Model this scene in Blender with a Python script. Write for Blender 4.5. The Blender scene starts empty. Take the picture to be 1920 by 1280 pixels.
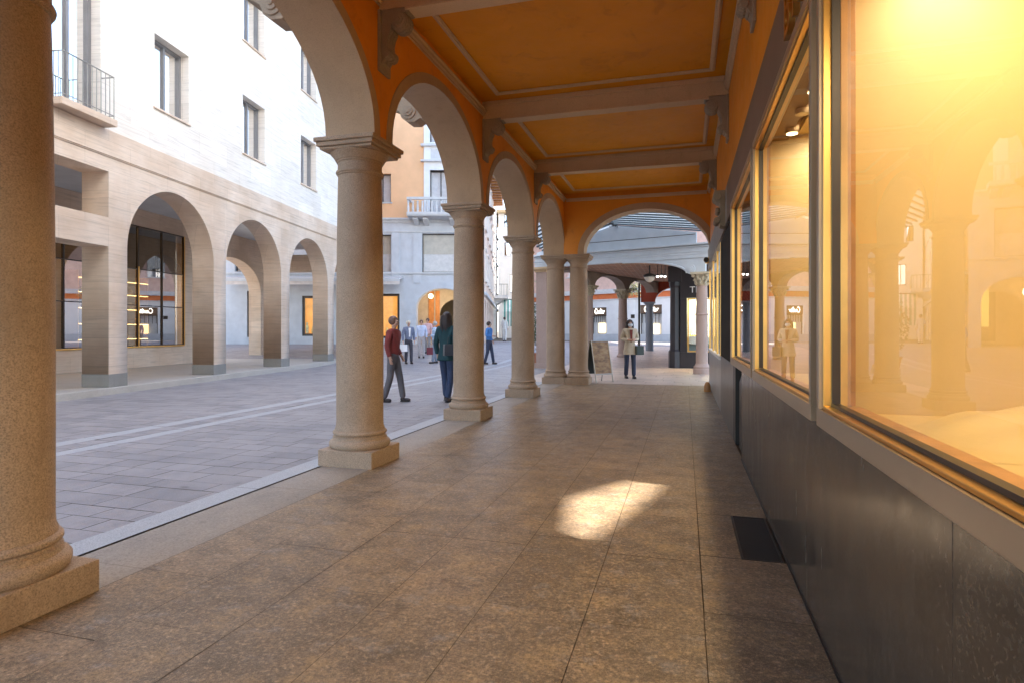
import bpy, bmesh, math, random
from mathutils import Vector, Matrix
random.seed(7)
S = bpy.context.scene
COL = S.collection
rad = math.radians
# ------------------------------------------------------------------ camera, sky, sun, exposure
YAW = math.atan(324/1130.0)
cy_, sy_ = math.cos(YAW), math.sin(YAW)
cam_d = bpy.data.cameras.new('camera'); cam = bpy.data.objects.new('camera', cam_d); COL.objects.link(cam)
cam.location = (0, 0, 1.4); cam.rotation_euler = (rad(90), 0, YAW)
cam_d.sensor_width = 36; cam_d.lens = 36*1130/1920.0; cam_d.shift_y = -20/1920.0
cam_d.clip_start = 0.05; cam_d.clip_end = 1000
S.camera = cam
S.view_settings.view_transform = 'Standard'; S.view_settings.look = 'None'
S.view_settings.exposure = 2.4; S.view_settings.gamma = 1
SUN_DIR = Vector((-2.6, 2.0, 3.2)).normalized()          # towards the sun
SUN_EL = math.asin(SUN_DIR.z); SUN_AZ = math.atan2(SUN_DIR.x, SUN_DIR.y)
w = bpy.data.worlds.new('World'); S.world = w; w.use_nodes = True
nt = w.node_tree; bg = nt.nodes['Background']
sky = nt.nodes.new('ShaderNodeTexSky'); sky.sky_type = 'NISHITA'; sky.sun_disc = False
sky.sun_elevation = SUN_EL; sky.sun_rotation = SUN_AZ; sky.air_density = 1.0; sky.dust_density = 1.2; sky.ozone_density = 1.0
nt.links.new(sky.outputs[0], bg.inputs[0]); bg.inputs[1].default_value = 0.15
sl = bpy.data.lights.new('sun', 'SUN'); sl.energy = 4.0; sl.angle = rad(0.5); sl.color = (1, .93, .82)
so = bpy.data.objects.new('sun', sl); COL.objects.link(so); so.rotation_euler = SUN_DIR.to_track_quat('Z', 'Y').to_euler()

# ------------------------------------------------------------------ mesh helpers
class MB:
    def __init__(s): s.v = []; s.f = []; s.c = []
    def quad(s, *p):
        n = len(s.v); s.v += [tuple(q) for q in p]; s.f.append(tuple(range(n, n+len(p)))); return s
    def box(s, x0, x1, y0, y1, z0, z1):
        n = len(s.v)
        s.v += [(x0,y0,z0),(x1,y0,z0),(x1,y1,z0),(x0,y1,z0),(x0,y0,z1),(x1,y0,z1),(x1,y1,z1),(x0,y1,z1)]
        for f in ((0,3,2,1),(4,5,6,7),(0,1,5,4),(1,2,6,5),(2,3,7,6),(3,0,4,7)): s.f.append(tuple(n+i for i in f))
        return s
    def ext(s, poly, axis, lo, hi):
        n = len(s.v); k = len(poly)
        for d in (lo, hi):
            for a, b in poly: s.v.append((d,a,b) if axis == 'x' else (a,d,b) if axis == 'y' else (a,b,d))
        s.f.append(tuple(n+i for i in range(k))[::-1]); s.f.append(tuple(n+k+i for i in range(k)))
        for i in range(k):
            j = (i+1) % k; s.f.append((n+i, n+j, n+k+j, n+k+i))
        return s
    def lathe(s, prof, c=(0,0,0), n=48, cap=True, a0=0, a1=2*math.pi):
        b = len(s.v); full = abs(a1-a0-2*math.pi) < 1e-6; m = n if full else n+1
        for r, z in prof:
            for i in range(m):
                a = a0+(a1-a0)*i/n; s.v.append((c[0]+r*math.cos(a), c[1]+r*math.sin(a), c[2]+z))
        for k in range(len(prof)-1):
            for i in range(n):
                j = (i+1) % m; s.f.append((b+k*m+i, b+k*m+j, b+(k+1)*m+j, b+(k+1)*m+i))
        if cap and full:
            s.f.append(tuple(b+i for i in range(m))[::-1]); s.f.append(tuple(b+(len(prof)-1)*m+i for i in range(m)))
        return s
    def tube(s, pts, r, n=8, cap=True):
        pts = [Vector(p) for p in pts]; b = len(s.v)
        rs = r if isinstance(r, (list, tuple)) else [r]*len(pts)
        for i, p in enumerate(pts):
            t = (pts[min(i+1, len(pts)-1)] - pts[max(i-1, 0)]).normalized()
            up = Vector((0,0,1)) if abs(t.z) < .9 else Vector((1,0,0))
            u = t.cross(up).normalized(); v = t.cross(u)
            for k in range(n):
                a = 2*math.pi*k/n; s.v.append(tuple(p + (u*math.cos(a)+v*math.sin(a))*rs[i]))
        for i in range(len(pts)-1):
            for k in range(n):
                j = (k+1) % n; s.f.append((b+i*n+k, b+i*n+j, b+(i+1)*n+j, b+(i+1)*n+k))
        if cap: s.f.append(tuple(b+k for k in range(n))[::-1]); s.f.append(tuple(b+(len(pts)-1)*n+k for k in range(n)))
        return s
    def ball(s, c, r, n=12, m=8, sc=(1,1,1), half=0):
        b = len(s.v)
        for i in range(m+1):
            ph = math.pi*i/m if not half else (math.pi/2 + math.pi/2*i/m if half < 0 else math.pi/2*i/m)
            for k in range(n):
                a = 2*math.pi*k/n
                s.v.append((c[0]+r*sc[0]*math.sin(ph)*math.cos(a), c[1]+r*sc[1]*math.sin(ph)*math.sin(a), c[2]+r*sc[2]*math.cos(ph)))
        for i in range(m):
            for k in range(n):
                j = (k+1) % n; s.f.append((b+i*n+k, b+i*n+j, b+(i+1)*n+j, b+(i+1)*n+k))
        return s
    def build(s, name, mat=None, parent=None, smooth=None, bevel=0, label=None, merge=True, xf=None, recalc=True):
        me = bpy.data.meshes.new(name); me.from_pydata(s.v, [], s.f)
        bm = bmesh.new(); bm.from_mesh(me)
        if merge: bmesh.ops.remove_doubles(bm, verts=bm.verts, dist=1e-5)
        if recalc: bmesh.ops.recalc_face_normals(bm, faces=bm.faces)
        bm.to_mesh(me); bm.free()
        if mat: me.materials.append(mat)
        if smooth is not None:
            for p in me.polygons: p.use_smooth = True
            me.set_sharp_from_angle(angle=rad(smooth))
        o = bpy.data.objects.new(name, me); COL.objects.link(o)
        if parent: o.parent = parent
        if bevel:
            b = o.modifiers.new('bevel', 'BEVEL'); b.width = bevel; b.segments = 2; b.limit_method = 'ANGLE'; b.angle_limit = rad(40)
        if label: o['label'] = label
        return o
def thing(name, label, cat, loc=(0,0,0), rz=0, group=None):
    o = bpy.data.objects.new(name, None); COL.objects.link(o); o.location = loc; o.rotation_euler = (0,0,rz)
    o.empty_display_size = .2
    o['label'] = label; o['category'] = cat
    if group: o['group'] = group
    return o
def tag(o, label, cat, group=None):
    o['label'] = label; o['category'] = cat
    if group: o['group'] = group
    return o
def struct(o): o['kind'] = 'structure'; return o
def copy_tree(o, parent=None):
    c = o.copy(); COL.objects.link(c)
    if parent: c.parent = parent
    for ch in [x for x in o.children]: copy_tree(ch, c)
    return c
def camw(xc, Z, z=0):       # metres right of / ahead of the view axis -> world
    return (xc*cy_-Z*sy_, xc*sy_+Z*cy_, z)
def px(x, Z, z=0): return camw((x-960)/1130*Z, Z, z)
def gz(x, y):               # the square rises gently away from the arcade
    Z = -x*sy_+y*cy_; k = min(1, max(0, (Z-23)/13)); return .6*k*k*(3-2*k)
def ellipse(c, hw, rise, spring, n=28):
    return [(c-hw*math.cos(math.pi*i/n), spring+rise*math.sin(math.pi*i/n)) for i in range(n+1)]
def text_mesh(txt, size, depth, name, mat, parent, loc, rot, sx=1):
    cu = bpy.data.curves.new('t', 'FONT'); cu.body = txt; cu.size = size; cu.extrude = depth; cu.align_x = 'LEFT'
    t = bpy.data.objects.new('t', cu); COL.objects.link(t)
    bpy.context.view_layer.update()
    me = bpy.data.meshes.new_from_object(t); bpy.data.objects.remove(t)
    me.materials.clear(); me.materials.append(mat)
    o = bpy.data.objects.new(name, me); COL.objects.link(o); o.parent = parent; o.location = loc; o.rotation_euler = rot; o.scale = (sx,1,1)
    return o

# ------------------------------------------------------------------ materials
class NT:
    def __init__(s, name):
        s.m = bpy.data.materials.new(name); s.m.use_nodes = True; s.t = s.m.node_tree
        s.b = s.t.nodes['Principled BSDF']; s.o = s.t.nodes['Material Output']
        s.geo = None
    def n(s, k, **kw):
        x = s.t.nodes.new('ShaderNode'+k)
        for a, b in kw.items(): setattr(x, a, b)
        return x
    def l(s, a, b): s.t.links.new(a, b)
    def pos(s, scale=(1,1,1), obj=False):
        mp = s.n('Mapping'); mp.inputs['Scale'].default_value = scale
        if obj: tc = s.n('TexCoord'); s.l(tc.outputs['Object'], mp.inputs[0])
        else: g = s.n('NewGeometry'); s.l(g.outputs['Position'], mp.inputs[0])
        return mp.outputs[0]
    def noise(s, scale, detail=4, rough=.55, vec=None, sc=(1,1,1), dist=0, obj=False):
        x = s.n('TexNoise'); x.inputs['Scale'].default_value = scale; x.inputs['Detail'].default_value = detail
        x.inputs['Roughness'].default_value = rough; x.inputs['Distortion'].default_value = dist
        s.l(vec if vec else s.pos(sc, obj), x.inputs['Vector']); return x.outputs['Fac']
    def ramp(s, fac, stops):
        r = s.n('ValToRGB'); e = r.color_ramp.elements
        while len(e) < len(stops): e.new(.5)
        for i, (p, c) in enumerate(stops):
            e[i].position = p; e[i].color = (c, c, c, 1) if not isinstance(c, tuple) else (*c, 1)
        s.l(fac, r.inputs[0]); return r.outputs[0]
    def mix(s, fac, a, b, mode='MIX'):
        x = s.n('Mix', data_type='RGBA', blend_type=mode)
        for k, v in ((0, fac), (6, a), (7, b)):
            if isinstance(v, (int, float)): x.inputs[k].default_value = v
            elif isinstance(v, tuple): x.inputs[k].default_value = (*v, 1)
            else: s.l(v, x.inputs[k])
        return x.outputs[2]
    def bump(s, h, strength=.3, dist=.01):
        b = s.n('Bump'); b.inputs['Strength'].default_value = strength; b.inputs['Distance'].default_value = dist
        s.l(h, b.inputs['Height']); s.l(b.outputs[0], s.b.inputs['Normal'])
    def col(s, c): 
        if isinstance(c, tuple): s.b.inputs['Base Color'].default_value = (*c, 1)
        else: s.l(c, s.b.inputs['Base Color'])
    def rough(s, r):
        if isinstance(r, (int, float)): s.b.inputs['Roughness'].default_value = r
        else: s.l(r, s.b.inputs['Roughness'])
def mul(c, k): return tuple(min(1, x*k) for x in c)
def plain(name, c, rough=.6, metal=0, var=.12, scale=3, bump=0, bscale=40, emit=None, es=1):
    m = NT(name)
    f = m.noise(scale, 5); m.col(m.mix(m.ramp(f, [(.3, 0.), (.7, 1.)]), mul(c, 1-var), mul(c, 1+var)))
    m.rough(rough); m.b.inputs['Metallic'].default_value = metal
    if bump: m.bump(m.noise(bscale, 4), bump, .005)
    if emit: m.b.inputs['Emission Color'].default_value = (*emit, 1); m.b.inputs['Emission Strength'].default_value = es
    return m.m
def granite(name, c, speck=.5, rough=.75, big=.25, stain=.3):
    m = NT(name)
    f = m.noise(120, 3, .7)
    base = m.ramp(f, [(.36, mul(c, 1-speck)), (.5, c), (.66, mul(c, 1+speck*.55))])
    v = m.noise(75, 2, .6); base = m.mix(m.ramp(v, [(.58, 0.), (.72, .32)]), base, mul(c, .45))
    w3 = m.noise(13, 3, .6); base = m.mix(m.ramp(w3, [(.70, 0.), (.76, .35)]), base, mul(c, .5))
    g = m.noise(1.7, 5, .6); base = m.mix(m.ramp(g, [(.35, big), (.65, 0.)]), base, mul(c, .6))
    st = m.noise(6, 6, .7, sc=(1,1,.35)); base = m.mix(m.ramp(st, [(.55, 0.), (.75, stain)]), base, mul((c[0], c[1]*.9, c[2]*.8), .6))
    m.col(base); m.rough(rough); m.bump(f, .25, .004); return m.m
M = {}
M['column'] = granite('column_granite', (.46,.33,.225), .42, .8, .4, .55)
M['arch'] = granite('arch_stone', (.50,.345,.215), .12, .85, .3, .35)
M['moulding'] = granite('moulding_stone', (.64,.45,.27), .12, .8, .2, .4)
def orange(name, c, matt=False):
    m = NT(name); f = m.noise(.9, 5, .6); g = m.noise(7, 5, .7)
    b = m.mix(m.ramp(f, [(.3, 0.), (.7, 1.)]), mul(c, .88), mul(c, 1.08))
    b = m.mix(m.ramp(g, [(.5, 0.), (.85, .35)]), b, mul((c[0], c[1]*1.05, c[2]*1.6), 1.1))
    h = m.noise(2.4, 6, .7, dist=1.); b = m.mix(m.ramp(h, [(.55, 0.), (.68, .35)]), b, mul((c[0],c[1]*.85,c[2]), .6)); m.col(b)
    m.rough(m.ramp(g, [(.3, .42), (.7, .6)]))
    if matt: m.b.inputs['Specular IOR Level'].default_value = .2
    m.bump(m.noise(60, 4), .12, .003); return m.m
M['orange'] = orange('orange_plaster', (.78,.275,.009))
M['ceiling'] = orange('orange_ceiling', (.74,.29,.008), True)
def travertine(name, c, dark, joints=True, zs=1, cloud=.7):
    m = NT(name)
    p = m.pos((.5,.5,9), True); f = m.noise(2.2, 8, .68, vec=p, dist=.6)
    b = m.ramp(f, [(.30, mul(c, dark)), (.48, mul(c, .93)), (.62, c), (.8, mul(c, 1.07))])
    g = m.noise(.7, 5, .6, obj=True); b = m.mix(m.ramp(g, [(.36, cloud), (.62, 0.)]), b, (c[0]*.70, c[1]*.58, c[2]*.46))
    pores = m.noise(9, 4, .7, vec=m.pos((1,1,7), True)); b = m.mix(m.ramp(pores, [(.66, 0.), (.74, .6)]), b, mul(c, .45))
    if joints:
        sp = m.n('SeparateXYZ'); m.l(m.pos((1,1,1), True), sp.inputs[0])
        ad = m.n('Math', operation='ADD'); m.l(sp.outputs[0], ad.inputs[0]); m.l(sp.outputs[1], ad.inputs[1])
        cb = m.n('CombineXYZ'); m.l(ad.outputs[0], cb.inputs[0]); m.l(sp.outputs[2], cb.inputs[1])
        br = m.n('TexBrick'); br.inputs['Scale'].default_value = 1; br.inputs['Mortar Size'].default_value = .004
        br.inputs['Mortar Smooth'].default_value = .4
        br.inputs['Brick Width'].default_value = 1.28; br.inputs['Row Height'].default_value = .62
        br.inputs['Color1'].default_value = (1,1,1,1); br.inputs['Color2'].default_value = (.86,.86,.86,1); br.inputs['Mortar'].default_value = (.6,.57,.52,1)
        m.l(cb.outputs[0], br.inputs['Vector']); b = m.mix(.8, b, br.outputs[0], 'MULTIPLY')
    m.col(b); m.rough(.7); m.bump(f, .1, .004); return m.m
M['trav'] = travertine('travertine', (.80,.65,.52), .70, cloud=.55)
M['trav_lit'] = travertine('travertine_lit', (.90,.84,.76), .70, cloud=.22)  # same stone; the upper facade's brighter light is put into the colour
M['base_stone'] = granite('base_grey_stone', (.26,.25,.23), .2, .6)
def glass(name, tint=(1,1,1), ior=1.5, boost=0., rough=0.):
    m = NT(name); tr = m.n('BsdfTransparent'); tr.inputs[0].default_value = (*tint, 1)
    gl = m.n('BsdfGlossy'); gl.inputs['Roughness'].default_value = rough; gl.inputs[0].default_value = (1,1,1,1)
    g = m.n('NewGeometry'); d = m.n('VectorMath', operation='DOT_PRODUCT'); m.l(g.outputs['Incoming'], d.inputs[0]); m.l(g.outputs['Normal'], d.inputs[1])
    def mt(op, a, b):
        x = m.n('Math', operation=op, use_clamp=True)
        for k, v in ((0, a), (1, b)):
            if isinstance(v, (int, float)): x.inputs[k].default_value = v
            elif v is not None: m.l(v, x.inputs[k])
        return x.outputs[0]
    f0 = ((ior-1)/(ior+1))**2
    sch = mt('POWER', mt('SUBTRACT', 1.0, mt('ABSOLUTE', d.outputs['Value'], None)), 5.0)
    mx = m.n('MixShader'); m.l(mt('ADD', mt('MULTIPLY', sch, 1-f0), f0+boost), mx.inputs[0])
    m.l(tr.outputs[0], mx.inputs[1]); m.l(gl.outputs[0], mx.inputs[2]); m.l(mx.outputs[0], m.o.inputs[0]); return m.m
M['glass'] = glass('shop_glass', (.97,.97,.96), 1.38, 0.)
M['glass_dark'] = glass('bronze_glass', (.55,.50,.45), 1.6, .36)
M['win_glass'] = glass('window_glass', (.35,.38,.42), 1.6, .8)
M['roof_glass'] = plain('roof_glass', (.50,.58,.62), .2, 0, .1)
M['gold'] = plain('gold_metal', (.85,.52,.16), .28, 1, .1)
M['champagne'] = plain('champagne_frame', (.42,.32,.22), .35, .6, .05)
M['dark_frame'] = plain('dark_bronze_frame', (.06,.05,.045), .4, .5)
M['grey_frame'] = plain('grey_window_frame', (.20,.20,.21), .45)
M['black'] = plain('black_paint', (.022,.020,.020), .35)
M['matt_black'] = plain('matt_brown_black', (.020,.015,.011), .7); M['matt_black'].node_tree.nodes['Principled BSDF'].inputs['Specular IOR Level'].default_value = .15
M['wood'] = plain('display_wood', (.42,.20,.07), .35, 0, .25, 6)
M['cream'] = plain('display_cream', (.60,.425,.175), .55, 0, .03)
M['rail'] = plain('rail_metal', (.30,.29,.26), .5, .3)
M['render_grey'] = plain('grey_render', (.58,.60,.63), .85, 0, .08, 2, .1)
M['render_white'] = plain('white_render', (.80,.80,.80), .85, 0, .05, 2, .1)
M['peach'] = plain('peach_render', (.85,.50,.27), .85, 0, .06, 1.5, .1)
M['pale'] = plain('pale_render', (.78,.72,.66), .85, 0, .05, 2)
M['cornice'] = plain('pale_cornice', (.62,.62,.62), .8, 0, .08, 4)
M['curtain'] = plain('net_curtain', (.68,.64,.64), .8, 0, .1, 5)
M['pinkstone'] = granite('pink_granite', (.46,.33,.28), .3, .7)
M['greystone'] = granite('grey_granite', (.28,.29,.32), .2, .6)
M['capital'] = granite('capital_stone', (.60,.52,.38), .2, .8, .4)
M['girder'] = plain('girder_paint', (.55,.60,.66), .5, 0, .06, 3)
M['redwall'] = plain('red_plaster', (.42,.07,.03), .8, 0, .12, 3, .1)
M['bracket'] = granite('carved_stone', (.40,.31,.22), .2, .8, .5, .5)
def emis(name, c, s):
    m = NT(name); m.col((0,0,0)); m.b.inputs['Emission Color'].default_value = (*c, 1); m.b.inputs['Emission Strength'].default_value = s; return m.m
M['lamp'] = emis('lamp_glow', (1,.80,.45), 3.2)
M['ledstrip'] = emis('led_strip', (1,.72,.30), 2.)
M['signlit'] = emis('lit_sign', (1,.95,.85), 1.2)
def brick():
    m = NT('brick_vault'); br = m.n('TexBrick'); br.inputs['Scale'].default_value = 1
    br.inputs['Brick Width'].default_value = .36; br.inputs['Row Height'].default_value = .16; br.inputs['Mortar Size'].default_value = .016
    br.inputs['Color1'].default_value = (.50,.25,.15,1); br.inputs['Color2'].default_value = (.26,.13,.08,1); br.inputs['Mortar'].default_value = (.50,.40,.30,1)
    m.l(m.pos(), br.inputs[0]); m.col(br.outputs[0]); m.rough(.85); m.bump(br.outputs['Fac'], -.4, .01); return m.m
M['brick'] = brick()
def slabs(name, c, c2, rough, spark=.3, scale=1., worn=False):
    """stone paving: per-slab value from the face attribute, flecks, worn lighter patches"""
    m = NT(name); at = m.n('Attribute'); at.attribute_name = 'slab'
    f = m.noise(90*scale, 4, .7); g = m.noise(1.3, 6, .62, dist=.3); h = m.noise(9, 5, .65, sc=(1,.5,1))
    b = m.mix(at.outputs['Fac'], c, c2)
    b = m.mix(m.ramp(h, [(.35, .38), (.62, 0.)]), b, mul(c, .58))
    b = m.mix(m.ramp(g, [(.40, 0.), (.66, .5)]), b, mul((c[0], c[1]*.98, c[2]*.95), 1.5))
    b = m.mix(m.ramp(f, [(.35, spark), (.5, 0.)]), b, mul(c, .35)); b = m.mix(m.ramp(f, [(.58, 0.), (.72, spark)]), b, mul(c2, 1.8))
    if worn:
        k0 = m.noise(.8, 5, .6); b = m.mix(m.ramp(k0, [(.42, .45), (.58, 0.)]), b, (c[0]*.62, c[1]*.66, c[2]*.75))
        k1 = m.noise(3.4, 8, .75, sc=(.85,1.15,1)); b = m.mix(m.ramp(k1, [(.38, .75), (.50, 0.)]), b, mul(c, .52))
        b = m.mix(m.ramp(k1, [(.52, 0.), (.66, .7)]), b, (.40,.26,.12)); k2 = m.noise(5.5, 8, .75, sc=(.9,1.1,1))
        b = m.mix(m.ramp(k2, [(.55, 0.), (.64, .6)]), b, (.26,.235,.22))
        k3 = m.noise(45, 5, .8); b = m.mix(m.ramp(k3, [(.40, .55), (.50, 0.)]), b, mul(c, .35)); b = m.mix(m.ramp(k3, [(.54, 0.), (.66, .55)]), b, mul(c2, 1.9))
        k4 = m.noise(240, 2, .8); b = m.mix(m.ramp(k4, [(.55, 0.), (.68, .4)]), b, mul(c2, 2.2))
    d = m.noise(3.1, 2, .5); b = m.mix(m.ramp(d, [(.70, 0.), (.76, .55)]), b, mul(c, .45))
    m.col(b)
    r = m.n('Math', operation='MULTIPLY_ADD'); m.l(h, r.inputs[0]); r.inputs[1].default_value = .35; r.inputs[2].default_value = rough-.17; m.l(r.outputs[0], m.b.inputs['Roughness'])
    hh = m.n('Math', operation='ADD'); m.l(f, hh.inputs[0]); m.l(h, hh.inputs[1]); m.bump(hh.outputs[0], .6, .006)
    return m.m
M['floor'] = slabs('arcade_slabs', (.215,.15,.09), (.36,.25,.155), .40, .4, 1., True)
M['street'] = slabs('porphyry_setts', (.26,.245,.25), (.36,.33,.33), .55, .2)
M['threshold'] = slabs('threshold_granite', (.30,.25,.20), (.35,.30,.25), .6, .45, .8)
M['passage_stone'] = slabs('passage_stone', (.46,.35,.28), (.58,.46,.38), .38, .2)
M['joint'] = plain('mortar_joint', (.12,.095,.07), .95)
M['kerb'] = granite('pale_granite', (.44,.44,.445), .3, .6, .1, .15)
M['channel'] = granite('channel_granite', (.42,.42,.43), .25, .6, .1, .3)
M['walk'] = granite('pavement_stone', (.50,.46,.41), .25, .55, .3, .3)
def marble():
    m = NT('dark_marble')
    mp = m.n('Mapping'); g = m.n('NewGeometry'); m.l(g.outputs['Position'], mp.inputs[0]); mp.inputs['Rotation'].default_value = (rad(38),0,0); mp.inputs['Scale'].default_value = (1,1,.28)
    f = m.noise(1.6, 6, .6); s1 = m.noise(34, 6, .7, vec=mp.outputs[0]); s2 = m.noise(7, 5, .6, vec=mp.outputs[0])
    b = m.ramp(f, [(.3, (.026,.021,.017)), (.7, (.055,.043,.033))]); s3 = m.noise(60, 6, .8); b = m.mix(m.ramp(s3, [(.48, 0.), (.66, .6)]), b, (.15,.115,.08)); s4 = m.noise(5, 8, .75, dist=.7); b = m.mix(m.ramp(s4, [(.50, 0.), (.60, .22), (.66, 0.)]), b, (.16,.125,.09))
    b = m.mix(m.ramp(s1, [(.52, 0.), (.80, .16)]), b, (.12,.095,.07)); b = m.mix(m.ramp(s2, [(.5, 0.), (.8, .4)]), b, (.085,.068,.05)); m.col(b); m.rough(m.ramp(s2, [(.3, .16), (.7, .28)]))
    return m.m
M['marble'] = marble()

# ------------------------------------------------------------------ ground
def grid_ground():
    mb = MB(); xs = [-300,-150,-80]+[x for x in range(-50, 42, 2)]+[80,150,300]; ys = [-300,-100,-40]+[y for y in range(-20, 84, 2)]+[120,200,400]
    for i in range(len(xs)-1):
        for j in range(len(ys)-1):
            P = [(xs[i],ys[j]),(xs[i+1],ys[j]),(xs[i+1],ys[j+1]),(xs[i],ys[j+1])]
            mb.quad(*[(x,y,gz(x,y)-.012) for x,y in P])
    return mb.build('ground', M['joint'])
struct(grid_ground())
def slab_sheet(name, mat, cells, z=0., follow=False, seed=1):
    """cells: (x0,x1,y0,y1) rectangles; a hair-line gap shows the joint below"""
    r = random.Random(seed); v = []; f = []; c = []
    for k, (x0,x1,y0,y1,g) in enumerate(cells):
        dz = z + r.uniform(-.0008,.0008); n = len(v)
        for x, y in ((x0+g,y0+g),(x1-g,y0+g),(x1-g,y1-g),(x0+g,y1-g)): v.append((x,y,dz+(gz(x,y) if follow else 0)))
        f.append((n,n+1,n+2,n+3)); c.append(r.random())
    me = bpy.data.meshes.new(name); me.from_pydata(v, [], f); me.materials.append(mat)
    a = me.attributes.new('slab', 'FLOAT', 'FACE')
    for i, q in enumerate(c): a.data[i].value = q
    o = bpy.data.objects.new(name, me); COL.objects.link(o); return o
# street of porphyry setts laid in courses across the street
cells = []; y = -9.; r = random.Random(3)
while y < 44:
    h = r.uniform(.22,.32); x = -32.
    while x < 8:
        wd = r.uniform(.32,.66)
        x1 = min(x+wd, 8)
        if y < 16.15: x1 = min(x1, -3.865)
        elif y < 34: x1 = min(x1, -4.6)
        for s0, s1 in ((-7.59,-7.31), (-6.99,-6.75)):
            pass
        cells.append((x,x1,y,y+h,.0035)); x = x1
        if y < 16.15 and x >= -3.87: break
        if 16.15 <= y < 34 and x >= -4.61: break
    y += h
def clip(c):
    out = [c]
    for s0, s1 in ((-7.59,-7.31), (-6.99,-6.75)):
        nx = []
        for (x0,x1,y0,y1,g) in out:
            if y0 > 30 or x1 <= s0 or x0 >= s1: nx.append((x0,x1,y0,y1,g)); continue
            if x0 < s0-.03: nx.append((x0,s0,y0,y1,g))
            if x1 > s1+.03: nx.append((s1,x1,y0,y1,g))
        out = nx
    return out
cells = [q for c in cells for q in clip(c)]
pc = []; yy = 16.16
while yy < 34:
    xx = -4.6; hh = r.uniform(.38,.5)
    while xx < 8: ww = r.uniform(.6,1.0); pc.append((xx,xx+ww,yy,yy+hh,.003)); xx += ww
    yy += hh
struct(slab_sheet('passage_paving', M['passage_stone'], pc, 0., True, 15))
struct(slab_sheet('street', M['street'], cells, 0., True, 5))
cells = []
for s0, s1 in ((-7.59,-7.31), (-6.99,-6.75)):
    y = -9.
    while y < 30: L = r.uniform(.8,1.3); cells.append((s0,s1,y,y+L,.004)); y += L
o = slab_sheet('street_channel', M['channel'], cells, .0, True, 6); struct(o)
# arcade floor
rows = [-3.60,-3.05,-2.56,-2.02,-1.5,-.99,-.47,.09,.605]; cells = []
GR = (.335,.575,3.93,4.83)
cells0 = []; y = -9.
while y < 16.1: L = r.uniform(1.6,2.6); cells0.append((-3.60,-3.05,y,min(y+L,16.12),.002)); y += L
struct(slab_sheet('column_threshold', M['threshold'], cells0, .006, False, 12))
for i in range(1, len(rows)-1):
    y = -8.5 + r.uniform(0,.6)
    while y < 16.12:
        L = r.uniform(.65,1.25) if i < 7 else r.uniform(.9,1.1); y1 = min(y+L, 16.12)
        if i == 7 and y < GR[3] and y1 > GR[2]:
            if y < GR[2]-.02: cells.append((rows[i],rows[i+1],y,GR[2],.0035))
            cells.append((rows[i],GR[0],GR[2],GR[3],.0035))
            y1 = max(y1, GR[3]+.35); cells.append((rows[i],rows[i+1],GR[3],y1,.0035))
        else: cells.append((rows[i],rows[i+1],y,y1,.0019))
        y = y1
struct(slab_sheet('arcade_floor', M['floor'], cells, .006, False, 8))
cells = []; y = -9.
while y < 16.1: L = r.uniform(1.5,2.4); cells.append((-3.86,-3.613,y,min(y+L,16.1),.003)); y += L
struct(slab_sheet('kerb', M['kerb'], cells, .010, False, 9))
mb = MB()
mb.box(GR[0]+.012,GR[1]-.012,GR[2]+.012,GR[3]-.012,-.010,-.004); tray = mb
g = thing('floor_grate', 'dark ribbed metal floor grate set beside the foot of the shop wall', 'grate', (GR[0],GR[2],0))
fr = MB(); w_, l_ = GR[1]-GR[0], GR[3]-GR[2]
for b in ((0,w_,0,.012),(0,w_,l_-.012,l_),(0,.012,.012,l_-.012),(w_-.012,w_,.012,l_-.012)): fr.box(b[0],b[1],b[2],b[3],-.008,.009)
fr.build('frame', M['dark_frame'], g)
rb = MB(); n = 60
for i in range(n): yy = .014+(l_-.03)*i/n; rb.box(.013,w_-.013,yy,yy+.007,-.008,.0065)
rb.build('ribs', M['dark_frame'], g)

# ------------------------------------------------------------------ our arcade building
AC = -3.34; AF = -3.07; SF = -3.61           # column axis, inner wall face, street face
TS = [-8.0,-4.65,-1.3,2.2,5.75,9.12,12.5,15.9]
ZSP = 3.39; CRN = 4.53; CEIL = 5.0
bld = thing('arcade_building', 'orange plastered arcade building with granite columns and coffered ceiling over the walkway', 'building')
# column
pl = MB().box(-.31,.31,-.31,.31,0,.175)
prof = [(.30,.176),(.312,.19),(.318,.21),(.318,.232),(.306,.25),(.285,.262),(.281,.275),(.281,.29),(.262,.298),(.262,.31),(.272,.315),(.281,.326),(.281,.342),(.272,.354),(.258,.36),(.258,.376),(.248,.40),(.245,.46)]
shaft = [(.245,.461),(.2455,.9),(.246,1.4),(.243,1.9),(.238,2.4),(.230,2.9),(.226,3.03)]
cap = [(.226,3.031),(.236,3.036),(.236,3.047),(.247,3.054),(.250,3.066),(.246,3.078),(.232,3.084),(.230,3.10),(.229,3.165),(.240,3.17),(.240,3.185),(.252,3.19),(.262,3.21),(.282,3.235),(.304,3.26),(.304,3.268)]
def col_parts(parent):
    c = bpy.data.objects.new('column', None)
def column(x, y):
    sh = MB().lathe(shaft, n=64); c = sh.build('column', M['column'], bld, 40); c.location = (x,y,0)
    MB().box(-.31,.31,-.31,.31,0.0,.175).build('plinth', M['column'], c, bevel=.008)
    MB().lathe(prof, n=64).build('base_moulding', M['column'], c, 35)
    MB().lathe(cap, n=64).build('capital', M['column'], c, 35)
    ab = MB()
    for z0, z1, h in ((3.27,3.30,.30),(3.3005,3.345,.325),(3.3455,3.39,.345)): ab.box(-h,h,-h,h,z0,z1)
    # cyma between the steps
    ab.build('abacus', M['column'], c, bevel=.010)
    return c
first = column(AC, TS[1])
for t in TS[2:]:
    c = copy_tree(first, bld); c.location = (AC, t, 0)
c = copy_tree(first, bld); c.location = (AC+.628, TS[-1]-.01, 0)
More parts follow.
